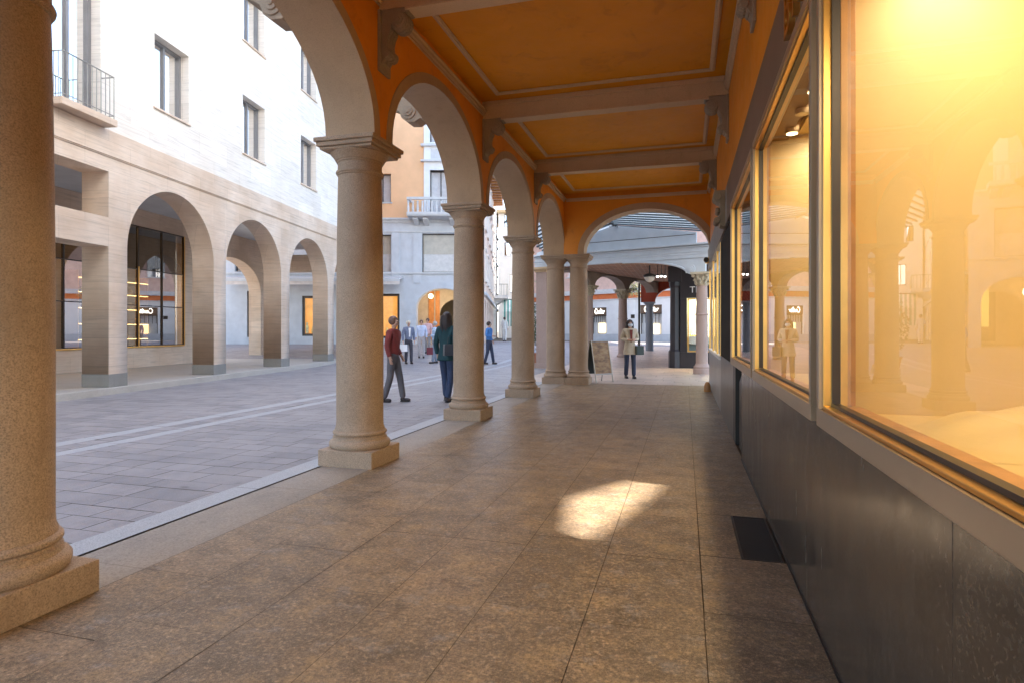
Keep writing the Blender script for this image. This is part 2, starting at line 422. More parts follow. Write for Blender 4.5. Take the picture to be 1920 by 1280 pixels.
# arches + orange wall
HWP = .20                                        # half pier width at the springing
wall = MB(); BAND = .125
def arch_ring(mb, P0, P1, x0, x1, axis='x'):
    """stone voussoir ring between inner curve P0 and outer curve P1, from x0 to x1 across the wall"""
    def V(d, p): return (d, p[0], p[1]) if axis == 'x' else (p[0], d, p[1])
    for i in range(len(P0)-1):
        a, b, c2, d = P0[i], P0[i+1], P1[i+1], P1[i]
        mb.quad(V(x0,a),V(x1,a),V(x1,b),V(x0,b)); mb.quad(V(x0,d),V(x1,d),V(x1,c2),V(x0,c2))
        mb.quad(V(x0,a),V(x0,b),V(x0,c2),V(x0,d)); mb.quad(V(x1,a),V(x1,b),V(x1,c2),V(x1,d))
def arch_infill(mb, P, c, hw, x, ztop, axis='x', lo=None, hi=None):
    def V(s_, z_): return (x, s_, z_) if axis == 'x' else (s_, x, z_)
    for i in range(len(P)-1): mb.quad(V(*P[i]),V(*P[i+1]),V(P[i+1][0],ztop),V(P[i][0],ztop))
for i in range(len(TS)-1):
    a, b = TS[i], TS[i+1]; c = (a+b)/2; hw = (b-a)/2-HWP
    # slightly flattened arch with short stilt
    stilt = .06
    inner = [(c-hw, ZSP+.0005)]+ellipse(c, hw, CRN-ZSP-stilt, ZSP+stilt)+[(c+hw, ZSP+.0005)]
    outer = [(c-hw-BAND, ZSP+.0005)]+ellipse(c, hw+BAND, CRN-ZSP-stilt+BAND, ZSP+stilt)+[(c+hw+BAND, ZSP+.0005)]
    m = MB(); arch_ring(m, inner, outer, AF+.012, SF-.02)
    ar = m.build('arch', M['arch'], bld, 30)
    for xx in (AF, SF): arch_infill(wall, outer, c, hw, xx, 5.35)
    wall.quad((AF,b-HWP+BAND,ZSP),(AF,b+HWP-BAND,ZSP),(AF,b+HWP-BAND,5.35),(AF,b-HWP+BAND,5.35))
    wall.quad((SF,b-HWP+BAND,ZSP),(SF,b+HWP-BAND,ZSP),(SF,b+HWP-BAND,5.35),(SF,b-HWP+BAND,5.35))
wall.build('arcade_wall', M['orange'], bld, recalc=False)
# upper mass of our building (street front) and back
mass = MB(); mass.box(SF,8,-14,16.35,5.351,17.5); mass.build('upper_storeys', M['render_white'], bld)
# carved consoles on the street side over every column
for t in TS[1:-1]:
    k = MB()
    pr = [(-3.611,5.34),(-4.74,5.34),(-4.76,5.22),(-4.70,5.08),(-4.58,5.03),(-4.50,4.98),(-4.46,4.88),(-4.36,4.80),(-4.22,4.79),(-4.12,4.84),(-4.02,4.78),(-3.90,4.62),(-3.80,4.50),(-3.70,4.44),(-3.611,4.40)]
    k.ext(pr, 'y', t-.14, t+.14)
    for s_ in (-1,1):
        for (ex_, ez_, rr, dd) in ((-4.33,4.97,.13,.02),(-4.33,4.97,.08,.04),(-4.33,4.97,.035,.055),(-3.85,4.78,.09,.02),(-3.85,4.78,.04,.04)):
            n0 = len(k.v); k.lathe([(rr,0),(rr,dd)], n=22)
            for q in range(n0, len(k.v)):
                X, Y, Z_ = k.v[q]; k.v[q] = (ex_+X, t+s_*(.14+Z_), ez_+Y)
    k.build('console', M['bracket'], bld, bevel=.012)
# right wall
rw = MB(); rw.box(.60,.80,-9,16.35,3.46,5.35); rw.build('side_wall', M['orange'], bld)
fa = MB(); fa.box(.57,.80,-9,9.0,2.935,3.459); fa.build('fascia', plain('brown_stone_fascia', (.17,.105,.07), .55, 0, .15, 2), bld)
fb = MB(); fb.box(.57,.80,9.0,16.35,2.935,3.459)
fb.build('fascia', plain('grey_stone_fascia', (.30,.28,.26), .6, 0, .2, 6, .2), bld)
MB().box(-3.07,.60,-9.0,16.0,CEIL,CEIL+.3).build('ceiling', M['ceiling'], bld)
# end (transverse) wall with flattened arch
TW0, TW1 = 15.66, 16.12
c = (AC+.60+HWP+.60-.0)/2; L0, L1 = AC+.60+HWP, .598; c = (L0+L1)/2; hw = (L1-L0)/2
inn = [(c-hw,ZSP+.0005)]+ellipse(c, hw, 1.06, ZSP+.04, 36)+[(c+hw,ZSP-.2)]
out = [(c-hw-.16,ZSP+.0005)]+ellipse(c, hw+.16, 1.22, ZSP+.04, 36)+[(c+hw+.16,ZSP-.2)]
m = MB(); arch_ring(m, inn, out, TW0-.012, TW1+.012, 'y'); m.build('arch', M['arch'], bld, 30)
ew = MB()
for yy in (TW0, TW1):
    arch_infill(ew, out[:-1], c, hw, yy, CEIL, 'y'); ew.quad((AF,yy,ZSP),(out[0][0],yy,ZSP),(out[0][0],yy,CEIL),(AF,yy,CEIL))
ew.build('end_wall', M['orange'], bld, recalc=False)
MB().box(SF,.8,TW0,16.35,CEIL,5.35).build('end_beam', M['orange'], bld)
# cornices
def cornice(x, sgn):
    m = MB()
    for z0, z1, d in ((4.78,4.805,.025),(4.806,4.85,.05),(4.851,4.88,.07)): m.box(min(x,x+sgn*d),max(x,x+sgn*d),-9,TW0-.001,z0,z1)
    m.build('cornice', M['moulding'], bld, bevel=.004)
cornice(AF+.002, 1); cornice(.598, -1)
m = MB(); m.box(AF+.075,.525,TW0-.06,TW0-.002,4.78,4.86); m.build('cornice', M['moulding'], bld)
# beams, corbels, ceiling panel mouldings
def corbel_prof(s):   # (x out from wall, z)
    P_ = [(0,4.735),(.33,4.735),(.335,4.70),(.315,4.685)]
    for k in range(11): a = math.radians(75-24*k); P_.append((.225+.088*math.cos(a), 4.605+.088*math.sin(a)))
    P_ += [(.135,4.52),(.105,4.46),(.092,4.39),(.10,4.33)]
    for k in range(6): a = math.radians(60-36*k); P_.append((.095+.045*math.cos(a), 4.275+.045*math.sin(a)))
    P_ += [(.05,4.20),(.03,4.17),(0,4.15)]
    return [(s*p, z) for p, z in P_]
for t in TS[1:-1]:
    m = MB(); m.box(AF+.001,.599,t-.085,t+.085,4.74,CEIL-.001); m.box(AF+.30,.33,t-.105,t+.105,4.70,4.739); m.box(AF+.001,.599,t-.13,t+.13,4.93,CEIL-.0015)
    bm_ = m.build('ceiling_beam', M['moulding'], bld, bevel=.008)
    for x, s_ in ((AF+.001,1),(.599,-1)):
        k = MB(); k.ext([(x+p, z) for p, z in corbel_prof(s_)], 'y', t-.085, t+.085)
        for d_ in (-.052,0,.052): k.tube([(x+p*1.0, t+d_, z) for p, z in corbel_prof(s_)[4:-2]], .019, 6)
        k.box(min(x,x+s_*.03),max(x,x+s_*.03),t-.12,t+.12,4.10,4.735)
        for q in (-1,1):
            for (cx_, cz_, rr, dd) in ((.225,4.605,.080,.012),(.225,4.605,.052,.022),(.225,4.605,.022,.034),(.095,4.275,.036,.014)):
                n0 = len(k.v); k.lathe([(rr,0),(rr,dd)], n=20)
                for j in range(n0, len(k.v)): X, Y, Z_ = k.v[j]; k.v[j] = (x+s_*cx_+X, t+q*(.085+Z_), cz_+Y)
        k.build('corbel', M['bracket'], bld, bevel=.006)
for i in range(1, len(TS)-1):
    a, b = TS[i]+.36, (TS[i+1]-.36 if i < len(TS)-2 else TW0-.35)
    x0, x1 = AF+.30, .40; m = MB()
    for wd, z in ((.075,.022),(.035,.036)):
        o_ = (.075-wd)/2
        X0, X1, A, B = x0+o_, x1-o_, a+o_, b-o_
        m.box(X0,X1,A,A+wd,CEIL-z,CEIL-.0005); m.box(X0,X1,B-wd,B,CEIL-z,CEIL-.0005)
        m.box(X0,X0+wd,A+wd,B-wd,CEIL-z+.0007,CEIL-.0005); m.box(X1-wd,X1,A+wd,B-wd,CEIL-z+.0007,CEIL-.0005)
    m.build('ceiling_moulding', M['moulding'], bld, bevel=.006)

# ------------------------------------------------------------------ lit shopfront along the right wall
shop = thing('shopfront', 'long lit shopfront with champagne framed display windows above a dark marble base', 'shopfront', (.6,-9,0))
def W(mb): # world -> shop local
    mb.v = [(x-.6,y+9,z) for x,y,z in mb.v]; return mb
SLB = [-9,-6.4,-4.1,-1.9,.45,1.62,3.35,5.2,7.0]
m = MB()
for a, b in zip(SLB[:-1], SLB[1:]): m.box(.595,.8,a+.0012,b-.0012,.0,1.005)
W(m).build('marble_base', M['marble'], shop, bevel=.0015)
W(MB().box(.598,.8,-9,7.0,0,1.0)).build('base_core', M['black'], shop)
W(MB().box(.585,.5945,-9,7.0,.0,.012)).build('floor_trim', M['dark_frame'], shop)
wins = [(-2.1,.24),(.34,2.78),(2.90,5.28),(5.40,7.75)]
FZ0, FZ1 = 1.006, 2.93
for wi, (a, b) in enumerate(wins):
    m = MB(); F = .072
    m.box(.53,.655,a,b,FZ0,FZ0+F); m.box(.53,.655,a,b,FZ1-F*.75,FZ1); m.box(.53,.655,a,a+F*.6,FZ0+F,FZ1-F*.75); m.box(.53,.655,b-F*.6,b,FZ0+F,FZ1-F*.75)
    fr = W(m).build('display_window', M['champagne'], shop, bevel=.003)
    i0, i1, z0, z1 = a+F*.6, b-F*.6, FZ0+F, FZ1-F*.75
    m = MB(); e = .014
    m.box(.545,.60,i0,i1,z0+.0005,z0+e); m.box(.545,.60,i0,i1,z1-e,z1-.0005); m.box(.545,.60,i0+.0005,i0+e,z0+e,z1-e); m.box(.545,.60,i1-e,i1-.0005,z0+e,z1-e)
    W(m).build('gold_trim', M['gold'], fr, bevel=.002)
    m = MB(); e2 = .028
    for q in ((i0+e,i1-e,z0+e,z0+e2),(i0+e,i1-e,z1-e2,z1-e),(i0+e,i0+e2,z0+e2,z1-e2),(i1-e2,i1-e,z0+e2,z1-e2)): m.box(.575,.605,q[0],q[1],q[2],q[3])
    W(m).build('gasket', M['dark_frame'], fr)
    W(MB().quad((.59,i0+e2,z0+e2),(.59,i1-e2,z0+e2),(.59,i1-e2,z1-e2),(.59,i0+e2,z1-e2))).build('pane', M['glass'], fr)
    # display box behind
    m = MB(); m.box(.606,.66,i1-.03,i1-.001,z0+.02,z1); m.box(.606,.66,i0+.001,i0+.03,z0+.02,z1); m.box(.606,.68,i0+.03,i1-.03,z0-.03,z0+.018)
    W(m).build('reveal', M['wood'], fr, bevel=.002)
    D = 2.2
    m = MB(); pa, pb = a-.03, b+.03
    m.box(.6605,D,pb-.02,pb,1.0,3.05); m.box(.6605,D,pa,pa+.02,1.0,3.05); m.box(D-.02,D,pa+.02,pb-.02,1.0,3.05); m.box(.6815,D-.02,pa+.02,pb-.02,1.0,1.06)
    W(m).build('display_lining', M['cream'], fr)
    m = MB(); m.box(.6605,D,pa,pb,3.051,3.09); m.box(.6605,.70,pa+.02,pb-.02,2.97,3.05)
    m.box(.87,D-.02,pa+.02,pb-.02,2.97,3.05)
    W(m).build('display_ceiling', M['cream'], fr)
    m = MB(); m.box(.702,.868,pa+.03,pb-.03,3.02,3.049); W(m).build('lamp_recess', M['dark_frame'], fr)
    for k in range(5):
        yy = b-.28-.42*k
        n0 = MB(); n0.lathe([(.045,0),(.05,.02),(.05,.10),(.03,.12)], n=20)
        n0.v = [(X+.785+Z_*.15, Y+yy, 2.90+Z_) for X, Y, Z_ in n0.v]
        sp = W(n0).build('spot_lamp', M['champagne'], fr, 30)
        if k == 1: continue
        n1 = MB(); n1.lathe([(.040,0),(.001,.001)], n=20, cap=False); n1.v = [(X+.785, Y+yy, 2.895+Z_) for X, Y, Z_ in n1.v]
        W(n1).build('bulb', M['lamp'], sp)
    al = bpy.data.lights.new('display_lamp', 'AREA'); al.shape = 'RECTANGLE'; al.size = .22; al.size_y = (b-a)-.5; al.energy = 10.5; al.color = (1,.81,.50)
    lo = bpy.data.objects.new('display_lamp', al); COL.objects.link(lo); lo.parent = fr; lo.location = (1.15-.6,(a+b)/2+9,2.955)
    al = bpy.data.lights.new('wash_lamp', 'SPOT'); al.energy = 3.0; al.color = (1,.92,.78); al.spot_size = rad(110); al.spot_blend = 1; al.shadow_soft_size = .06
    lo = bpy.data.objects.new('wash_lamp', al); COL.objects.link(lo); lo.parent = fr; lo.location = (.98-.6,b-.30+9,2.93); lo.rotation_euler = (rad(42),0,0)
# dark end pier, recess and black box
m = MB(); m.box(.60,.80,7.76,11.0,.975,2.93); W(m).build('dark_panel', M['matt_black'], shop)
m = MB(); m.box(.86,1.0,7.0,8.2,0,1.0); m.box(.60,.86,7.9,8.2,0,.97); W(m).build('recess_wall', M['black'], shop)
m = MB(); m.ext([(.62,.02),(.86,.02),(.86,.93),(.66,.93),(.62,.80)], 'y', 7.25, 7.60); W(m).build('black_cabinet', M['black'], shop, bevel=.01)
W(MB().box(.598,.80,8.2,11.0,0,.97)).build('grey_base', plain('grey_polished_stone', (.12,.11,.10), .3, 0, .2, 3), shop)
W(MB().box(.801,.86,7.0,7.9,.93,1.0)).build('recess_soffit', M['black'], shop)
# raised letters at the far end of the sign
for i, ch in enumerate('BR'):
    text_mesh(ch, .44, .018, 'sign_letter', M['gold'], shop, (.555-.6-.0, 3.72-.27*i+9, 3.03), (rad(90),0,rad(-90)), .85)

# next shop with gold mullions
s2 = thing('shopfront', 'further shopfront with slim gold mullions just before the end arch', 'shopfront', (.6,11,0))
def W2(mb): mb.v = [(x-.6,y-11,z) for x,y,z in mb.v]; return mb
W2(MB().box(.60,.80,11.01,16.3,0,.90)).build('base', plain('grey_marble', (.30,.29,.28), .3, 0, .2, 3), s2)
W2(MB().box(.57,.80,11.01,16.3,.901,.96)).build('sill', M['render_white'], s2)
for yy in (11.05,12.3,14.0,15.9):
    W2(MB().box(.592,.62,yy,yy+.07,.961,2.93)).build('mullion', M['gold'], s2, bevel=.004)
W2(MB().quad((.61,11.05,.965),(.61,15.95,.965),(.61,15.95,2.93),(.61,11.05,2.93))).build('pane', M['glass'], s2)
m = MB(); m.box(1.3,1.32,11,16.3,.9,3.0); m.box(.62,1.3,11.0,11.02,.9,3.0); m.box(.62,1.3,16.27,16.29,.9,3.0); m.box(.81,1.3,11.02,16.27,.88,.95); m.box(.62,1.3,11.0,16.3,3.0,3.02)
W2(m).build('display_lining', M['render_white'], s2)
al = bpy.data.lights.new('display_lamp', 'AREA'); al.shape = 'RECTANGLE'; al.size = .3; al.size_y = 4; al.energy = 9; al.color = (1,.80,.55)
lo = bpy.data.objects.new('display_lamp', al); COL.objects.link(lo); lo.parent = s2; lo.location = (.35,2.6,2.95)
# wall bracket on the fascia, camera, door stop
m = MB(); m.ext([(.569,3.46),(.42,3.46),(.40,3.38),(.44,3.30),(.50,3.26),(.50,3.12),(.46,3.04),(.50,2.94),(.569,2.92)], 'y', 9.35, 9.62)
for z_, r_ in ((3.37,.06),(3.02,.045)): m.tube([(.455,9.32,z_),(.455,9.65,z_)], r_, 14)
for k in range(5): m.ball((.47,9.40+.045*k,3.16+.03*(k%2)), .035, 8, 6)
o = m.build('wall_bracket', M['bracket'], None, bevel=.008); tag(o, 'carved scroll bracket on the grey fascia above the dark panel', 'bracket')
g = thing('security_camera', 'small dark security camera on an ochre bracket beside the end arch', 'camera', (.5,15.5,3.12))
MB().tube([(0,-.14,0),(0,.02,0)], .06, 16).build('camera_body', M['black'], g, 40)
MB().box(-.02,.095,.02,.13,-.07,.07).build('mount', M['gold'], g, bevel=.01)
m = MB(); m.lathe([(.075,0),(.08,.03),(.07,.14),(.05,.20),(.02,.225)], n=20); m.v = [(x+.50,y+14.6,z+.006) for x,y,z in m.v]
o = m.build('door_stop', M['wood'], None, 40); tag(o, 'small rounded brown stop on the floor against the far shop wall', 'door stop')

# ------------------------------------------------------------------ opposite travertine building (local: x out to the street, y along, z up)
LB = (-12.27,10.37,0); LROT = math.atan2(.162,.987)
LH = 14.75; LA = 20.5
lb = thing('travertine_building', 'pale travertine building across the street with round arches and a small balcony', 'building', LB, LROT)
NOTCH = (3.8,4.75); T = .65; U0, U1 = -11.0, 17.6
P_ = 3.87; hwA = 1.64
arcs = [(2.19+P_*k, hwA) for k in (0,1,2,3)] + [(-5.55,hwA),(-9.2,hwA)]
arcs.sort(); low = MB()
spr, crown = 3.28, 4.93; ZB = .15; ZU = 5.26
edges = U0
def lowpier(a, b):
    for x in (0.,-T): low.quad((x,a,ZB),(x,b,ZB),(x,b,ZU),(x,a,ZU))
cur = U0
spans = [(c-h, c+h, 'arch', c) for c, h in arcs] + [(-3.4,0.0,'rect',-1.7)]
spans.sort()
for a, b, kind, c in spans:
    if a > cur: lowpier(cur, a)
    if kind == 'arch':
        P = ellipse(c, hwA, crown-spr, spr, 32)
        for x in (0.,-T):
            arch_infill(low, P, c, hwA, x, ZU)
        for i in range(len(P)-1): low.quad((0,*P[i]),(-T,*P[i]),(-T,*P[i+1]),(0,*P[i+1]))
        for u in (a,b): low.quad((0,u,ZB),(-T,u,ZB),(-T,u,spr),(0,u,spr))
    else:
        for x in (0.,-T):
            low.quad((x,a,3.26),(x,b,3.26),(x,b,3.9),(x,a,3.9)); low.quad((x,a,4.92),(x,b,4.92),(x,b,ZU),(x,a,ZU))
        for u in (a,b): low.quad((0,u,ZB),(-T,u,ZB),(-T,u,3.26),(0,u,3.26)); low.quad((0,u,3.9),(-T,u,3.9),(-T,u,4.92),(0,u,4.92))
        for z in (3.26,3.9,4.92): low.quad((0,a,z),(0,b,z),(-T,b,z),(-T,a,z))
    cur = b
lowpier(cur, U1)
for u in (U1,): # end wall of the portico, with an opening
    low.box(-4.8,-T-.001,U1-.5,U1,4.4,ZU); low.box(-T-.6,-T-.001,U1-.5,U1,ZB,4.4); low.quad((0,U1,ZB),(-T,U1,ZB),(-T,U1,ZU),(0,U1,ZU))
low.build('arcade_wall', M['trav'], lb, 30, recalc=False)
m = MB()
for a, b, kind, c in spans: pass
cur = U0; prs = []
for a, b, kind, c in spans:
    if a > cur: prs.append((cur, a))
    cur = b
prs.append((cur, U1))
for a, b in prs:
    q = MB().box(-T-.006,.006,a-.006,b+.006,ZB,.44); q.build('pier_base', M['base_stone'], lb, bevel=.004)
# string course
m = MB(); m.box(-T,.045,U0,U1,5.262,5.83); m.box(-T,.025,U0,U1,5.235,5.261); m.build('string_course', M['trav'], lb, bevel=.01)
# upper wall with window openings
ops = [(-1.45,-.22,6.0,9.0)]
for k in range(-3, 4):
    cc = 2.09+P_*k
    if k != -1 : ops.append((cc-.65,cc+.65,6.89,8.7))
    for fz in (10.4,): ops.append((cc-.65,cc+.65,fz,fz+1.8)) if k != -1 or fz > 10.4 else ops.append((-1.45,-.22,9.9,12.3))
us = sorted({U0,U1}|{round(o_[0],4) for o_ in ops}|{round(o_[1],4) for o_ in ops}); zs = sorted({5.831,LH}|{o_[2] for o_ in ops}|{o_[3] for o_ in ops})
up = MB()
def inside(u, z): return any(o_[0] < u < o_[1] and o_[2] < z < o_[3] for o_ in ops)
for i in range(len(us)-1):
    for j in range(len(zs)-1):
        if not inside((us[i]+us[i+1])/2, (zs[j]+zs[j+1])/2): up.quad((0,us[i],zs[j]),(0,us[i+1],zs[j]),(0,us[i+1],zs[j+1]),(0,us[i],zs[j+1]))
R_ = .32
for a, b, z0, z1 in ops:
    up.quad((0,a,z0),(-R_,a,z0),(-R_,a,z1),(0,a,z1)); up.quad((0,b,z0),(-R_,b,z0),(-R_,b,z1),(0,b,z1)); up.quad((0,a,z0),(0,b,z0),(-R_,b,z0),(-R_,a,z0)); up.quad((0,a,z1),(0,b,z1),(-R_,b,z1),(-R_,a,z1))
up.build('upper_wall', M['trav_lit'], lb, recalc=False)
for a, b, z0, z1 in ops:
    m = MB(); F = .06; mid = (a+b)/2+.02
    m.box(-R_,-R_+.09,a,b,z1-F,z1-.001); m.box(-R_,-R_+.09,a,b,z0+.001,z0+F); m.box(-R_,-R_+.09,a+.001,a+F,z0+F,z1-F); m.box(-R_,-R_+.09,b-F-.02,b-.001,z0+F,z1-F); m.box(-R_+.01,-R_+.08,mid-.035,mid+.035,z0+F,z1-F)
    f_ = m.build('window', M['grey_frame'], lb)
    MB().quad((-R_+.03,a,z0),(-R_+.03,b,z0),(-R_+.03,b,z1),(-R_+.03,a,z1)).build('pane', M['win_glass'], f_)
    MB().quad((-R_-.25,a-.1,z0-.1),(-R_-.25,b+.1,z0-.1),(-R_-.25,b+.1,z1+.1),(-R_-.25,a-.1,z1+.1)).build('curtain', plain('dim_room', (.40,.40,.42), .9), f_)
    if z0 != 6.0: MB().box(-R_,.05,a-.04,b+.04,z0-.045,z0+.002).build('sill', M['trav'], f_, bevel=.006)
# roof / rear mass
m = MB(); m.box(-11,-.7,U0,U1,5.62,LH-.001); m.build('storeys_core', M['trav'], lb)
m = MB(); m.quad((-.7,U0,LH),(0,U0,LH),(0,U1,LH),(-.7,U1,LH)); m.quad((0,U1,ZU),(-.7,U1,ZU),(-.7,U1,LH),(0,U1,LH)); m.quad((0,U0,ZU),(-.7,U0,ZU),(-.7,U0,LH),(0,U0,LH)); m.build('roof_edge', M['trav'], lb, recalc=False)
m = MB();  # added unseen screen above the roof, keeps the sun off street and arcade
def to_screen(fa_, ft_):     # where the sun ray that lands on this floor point crosses the facade plane
    d = SUN_DIR; ax_, ay_ = -.162/1.0002, .987/1.0002
    # (fa_,ft_) + s*d.xy = LB + u*(ax,ay)
    det = d.x*(-ay_) + ax_*d.y
    bx, by = LB[0]-fa_, LB[1]-ft_
    s_ = (bx*(-ay_) + ax_*by)/det; X, Y = fa_+s_*d.x, ft_+s_*d.y
    return ((X-LB[0])*ax_+(Y-LB[1])*ay_, s_*d.z)
hole = [to_screen(*p) for p in ((-1.22,4.44),(-.95,4.16),(-.62,4.02),(-.47,4.55),(-.30,5.15),(-.06,6.6),(-.46,5.72),(-.86,5.05))]  # opening cut in the added screen to shape the sun patch on the floor
hc = (sum(p[0] for p in hole)/8, sum(p[1] for p in hole)/8)
hole.sort(key=lambda p: math.atan2(p[1]-hc[1], p[0]-hc[0]))
LH_ = min(LH, min(p[1] for p in hole)-.3)
outer = [(U0,LH_),(U1,LH_),(U1,LA),(U0,LA)]
import bisect
oc = sorted(outer+[(hc[0],LH_),(hc[0],LA),(U0,hc[1]),(U1,hc[1])], key=lambda p: math.atan2(p[1]-hc[1], p[0]-hc[0]))
bm = bmesh.new(); vo = [bm.verts.new((0,*p)) for p in oc]; vh = [bm.verts.new((0,*p)) for p in hole]
es = [bm.edges.new((vo[i],vo[(i+1)%len(vo)])) for i in range(len(vo))]+[bm.edges.new((vh[i],vh[(i+1)%len(vh)])) for i in range(len(vh))]
bmesh.ops.triangle_fill(bm, use_beauty=True, use_dissolve=False, edges=es)
m.v = [tuple(v.co) for v in bm.verts]; bm.verts.index_update(); m.f = [tuple(v.index for v in f.verts) for f in bm.faces]; bm.free()
m.build('added_sun_screen', M['trav_lit'], lb, recalc=False)
# portico ceiling, rear shop wall, paving
MB().quad((-T,U0,5.60),(-T,U1,5.60),(-4.8,U1,5.60),(-4.8,U0,5.60)).build('portico_ceiling', M['render_grey'], lb)
rr_ = MB(); rr_.box(-5.1,-4.8,U0,-3.2,ZB,5.6); rr_.box(-5.1,-4.8,-3.2,9.35,5.0,5.6); rr_.box(-5.1,-4.8,9.35,10.2,ZB,5.6); rr_.box(-5.1,-4.8,-3.2,9.35,ZB,.86)
for c, h in ((12.55,2.35),):
    P = ellipse(c, h, 1.4, 3.2, 28)
    for x in (-4.8,-5.4): arch_infill(rr_, P, c, h, x, 5.6)
    for i in range(len(P)-1): rr_.quad((-4.8,*P[i]),(-5.4,*P[i]),(-5.4,*P[i+1]),(-4.8,*P[i+1]))
rr_.box(-5.4,-4.8,14.9,15.5,ZB,5.6); rr_.box(-5.4,-4.8,15.5,17.6,4.6,5.6); rr_.box(-5.4,-4.8,17.1,17.6,ZB,4.6)
rr_.build('portico_rear_wall', M['trav'], lb, recalc=False)
# bronze shop glazing in the portico
gz_ = MB()
us_ = [-3.2,-1.9,-.6,.9,2.4,3.9,4.9,5.9,6.9,8.1,9.3]
for u in us_: gz_.box(-4.82,-4.76,u-.02,u+.02,.87,4.99)
for z in (.87,2.25,3.5,4.97): gz_.box(-4.815,-4.765,-3.2,9.32,z,z+.03)
sg = gz_.build('shop_window', M['dark_frame'], lb)
MB().quad((-4.80,-3.2,.87),(-4.80,9.33,.87),(-4.80,9.33,3.5),(-4.80,-3.2,3.5)).build('pane', M['glass_dark'], sg)
MB().quad((-4.80,-3.2,3.5),(-4.80,9.33,3.5),(-4.80,9.33,4.99),(-4.80,-3.2,4.99)).build('pane', glass('smoked_glass', (.12,.10,.08), 1.5, .10), sg)
m = MB()
for u in (-.62,2.38,4.88,6.88,9.28): m.box(-4.757,-4.74,u,u+.045,.87,4.99 if u > 9 else 3.6)
m.box(-4.757,-4.74,-3.2,9.3,.83,.865); m.build('brass_trim', M['gold'], sg)
m = MB(); m.box(-6.4,-6.35,-3.2,9.3,.5,5.3); m.box(-6.35,-4.83,-3.2,9.3,.5,.85); m.box(-6.35,-5.11,-3.2,9.3,5.25,5.3); m.box(-6.35,-5.11,9.25,9.3,.85,5.25); m.build('shop_interior', plain('shop_dark_wood', (.07,.05,.035), .5), sg)
sh = MB(); led = MB()
for u0, u1 in ((-2.8,-1.2),(.9,2.2),(4.9,6.0),(6.9,7.9)):
    for z in (1.1,1.6,2.1,2.6,3.05):
        sh.box(-5.7,-5.2,u0,u1,z,z+.03); led.box(-5.195,-5.18,u0,u1,z+.002,z+.022)
    for u in (u0-.03,u1): sh.box(-5.7,-5.2,u,u+.03,.85,3.3)
s_ = sh.build('shelves', M['gold'], sg); led.build('shelf_light', M['ledstrip'], s_)
rg = random.Random(4); gm = MB()
for u0, u1 in ((-2.8,-1.2),(.9,2.2),(4.9,6.0),(6.9,7.9)):
    for z in (1.13,1.63,2.13,2.63):
        for q in range(3): uu = rg.uniform(u0+.1,u1-.1); hh = rg.uniform(.10,.28); gm.lathe([(.05,0),(.08,hh*.5),(.03,hh*.8),(.04,hh)], (-5.4,uu,z), 10)
gm.build('shelf_goods', plain('shop_goods', (.35,.28,.12), .3, .4, .6, 9), s_)
al = bpy.data.lights.new('shop_lamp', 'AREA'); al.shape = 'RECTANGLE'; al.size = .3; al.size_y = 8; al.energy = 110; al.color = (1,.72,.38)
lo = bpy.data.objects.new('shop_lamp', al); COL.objects.link(lo); lo.parent = sg; lo.location = (-5.4,3,5.1)
# balcony
bd = MB().box(.001,.34,-1.56,-.14,5.835,5.985).build('balcony', M['trav'], lb, bevel=.012)
m = MB(); a, b = -1.5,-.2
m.tube([(0,a,6.9),(.30,a,6.9),(.30,b,6.9),(0,b,6.9)], .014, 6); m.tube([(0,a,6.06),(.30,a,6.06),(.30,b,6.06),(0,b,6.06)], .010, 6)
for k in range(12): m.tube([(.30,a+(b-a)*k/11,5.985),(.30,a+(b-a)*k/11,6.9)], .009, 6)
for k in range(1,3):
    for uu in (a,b): m.tube([(.1*k,uu,5.985),(.1*k,uu,6.9)], .009, 6)
m.build('railing', M['rail'], bd)
# raised pavement of the portico
m = MB(); m.box(-12,.13,U0,18.1,-.2,.128); m.build('p', M['walk'])
bpy.data.objects.remove(bpy.data.objects['p'])
pv = MB().box(-11.9,.13,U0,18.1,-.3,.149).build('pavement', M['walk'], None, bevel=.01); pv.location = LB; pv.rotation_euler = (0,0,LROT); struct(pv)

# ------------------------------------------------------------------ corner block: grey lower floors, peach upper floors (local x right, y away, z up)
BZ = 36.; S_ = 1130/BZ
def fx(p): return (p-905)/S_
def fz(p): return 1.4-(p-620)/S_
def wall_rects(x0, x1, z0, z1, ops, y=0., depth=.3):
    """a wall sheet with real rectangular recesses"""
    m = MB(); ops = [(max(a,x0),min(b,x1),max(c,z0),min(d,z1)) for a,b,c,d in ops if b > x0 and a < x1 and d > z0 and c < z1]
    us = sorted({x0,x1}|{q for o_ in ops for q in o_[:2]}); zs = sorted({z0,z1}|{q for o_ in ops for q in o_[2:]})
    for i in range(len(us)-1):
        for j in range(len(zs)-1):
            cu, cz = (us[i]+us[i+1])/2, (zs[j]+zs[j+1])/2
            if not any(o_[0] < cu < o_[1] and o_[2] < cz < o_[3] for o_ in ops): m.quad((us[i],y,zs[j]),(us[i+1],y,zs[j]),(us[i+1],y,zs[j+1]),(us[i],y,zs[j+1]))
    for a, b, c, d in ops:
        for q in (a,b): m.quad((q,y,c),(q,y+depth,c),(q,y+depth,d),(q,y,d))
        for q in (c,d): m.quad((a,y,q),(b,y,q),(b,y+depth,q),(a,y+depth,q))
    return m
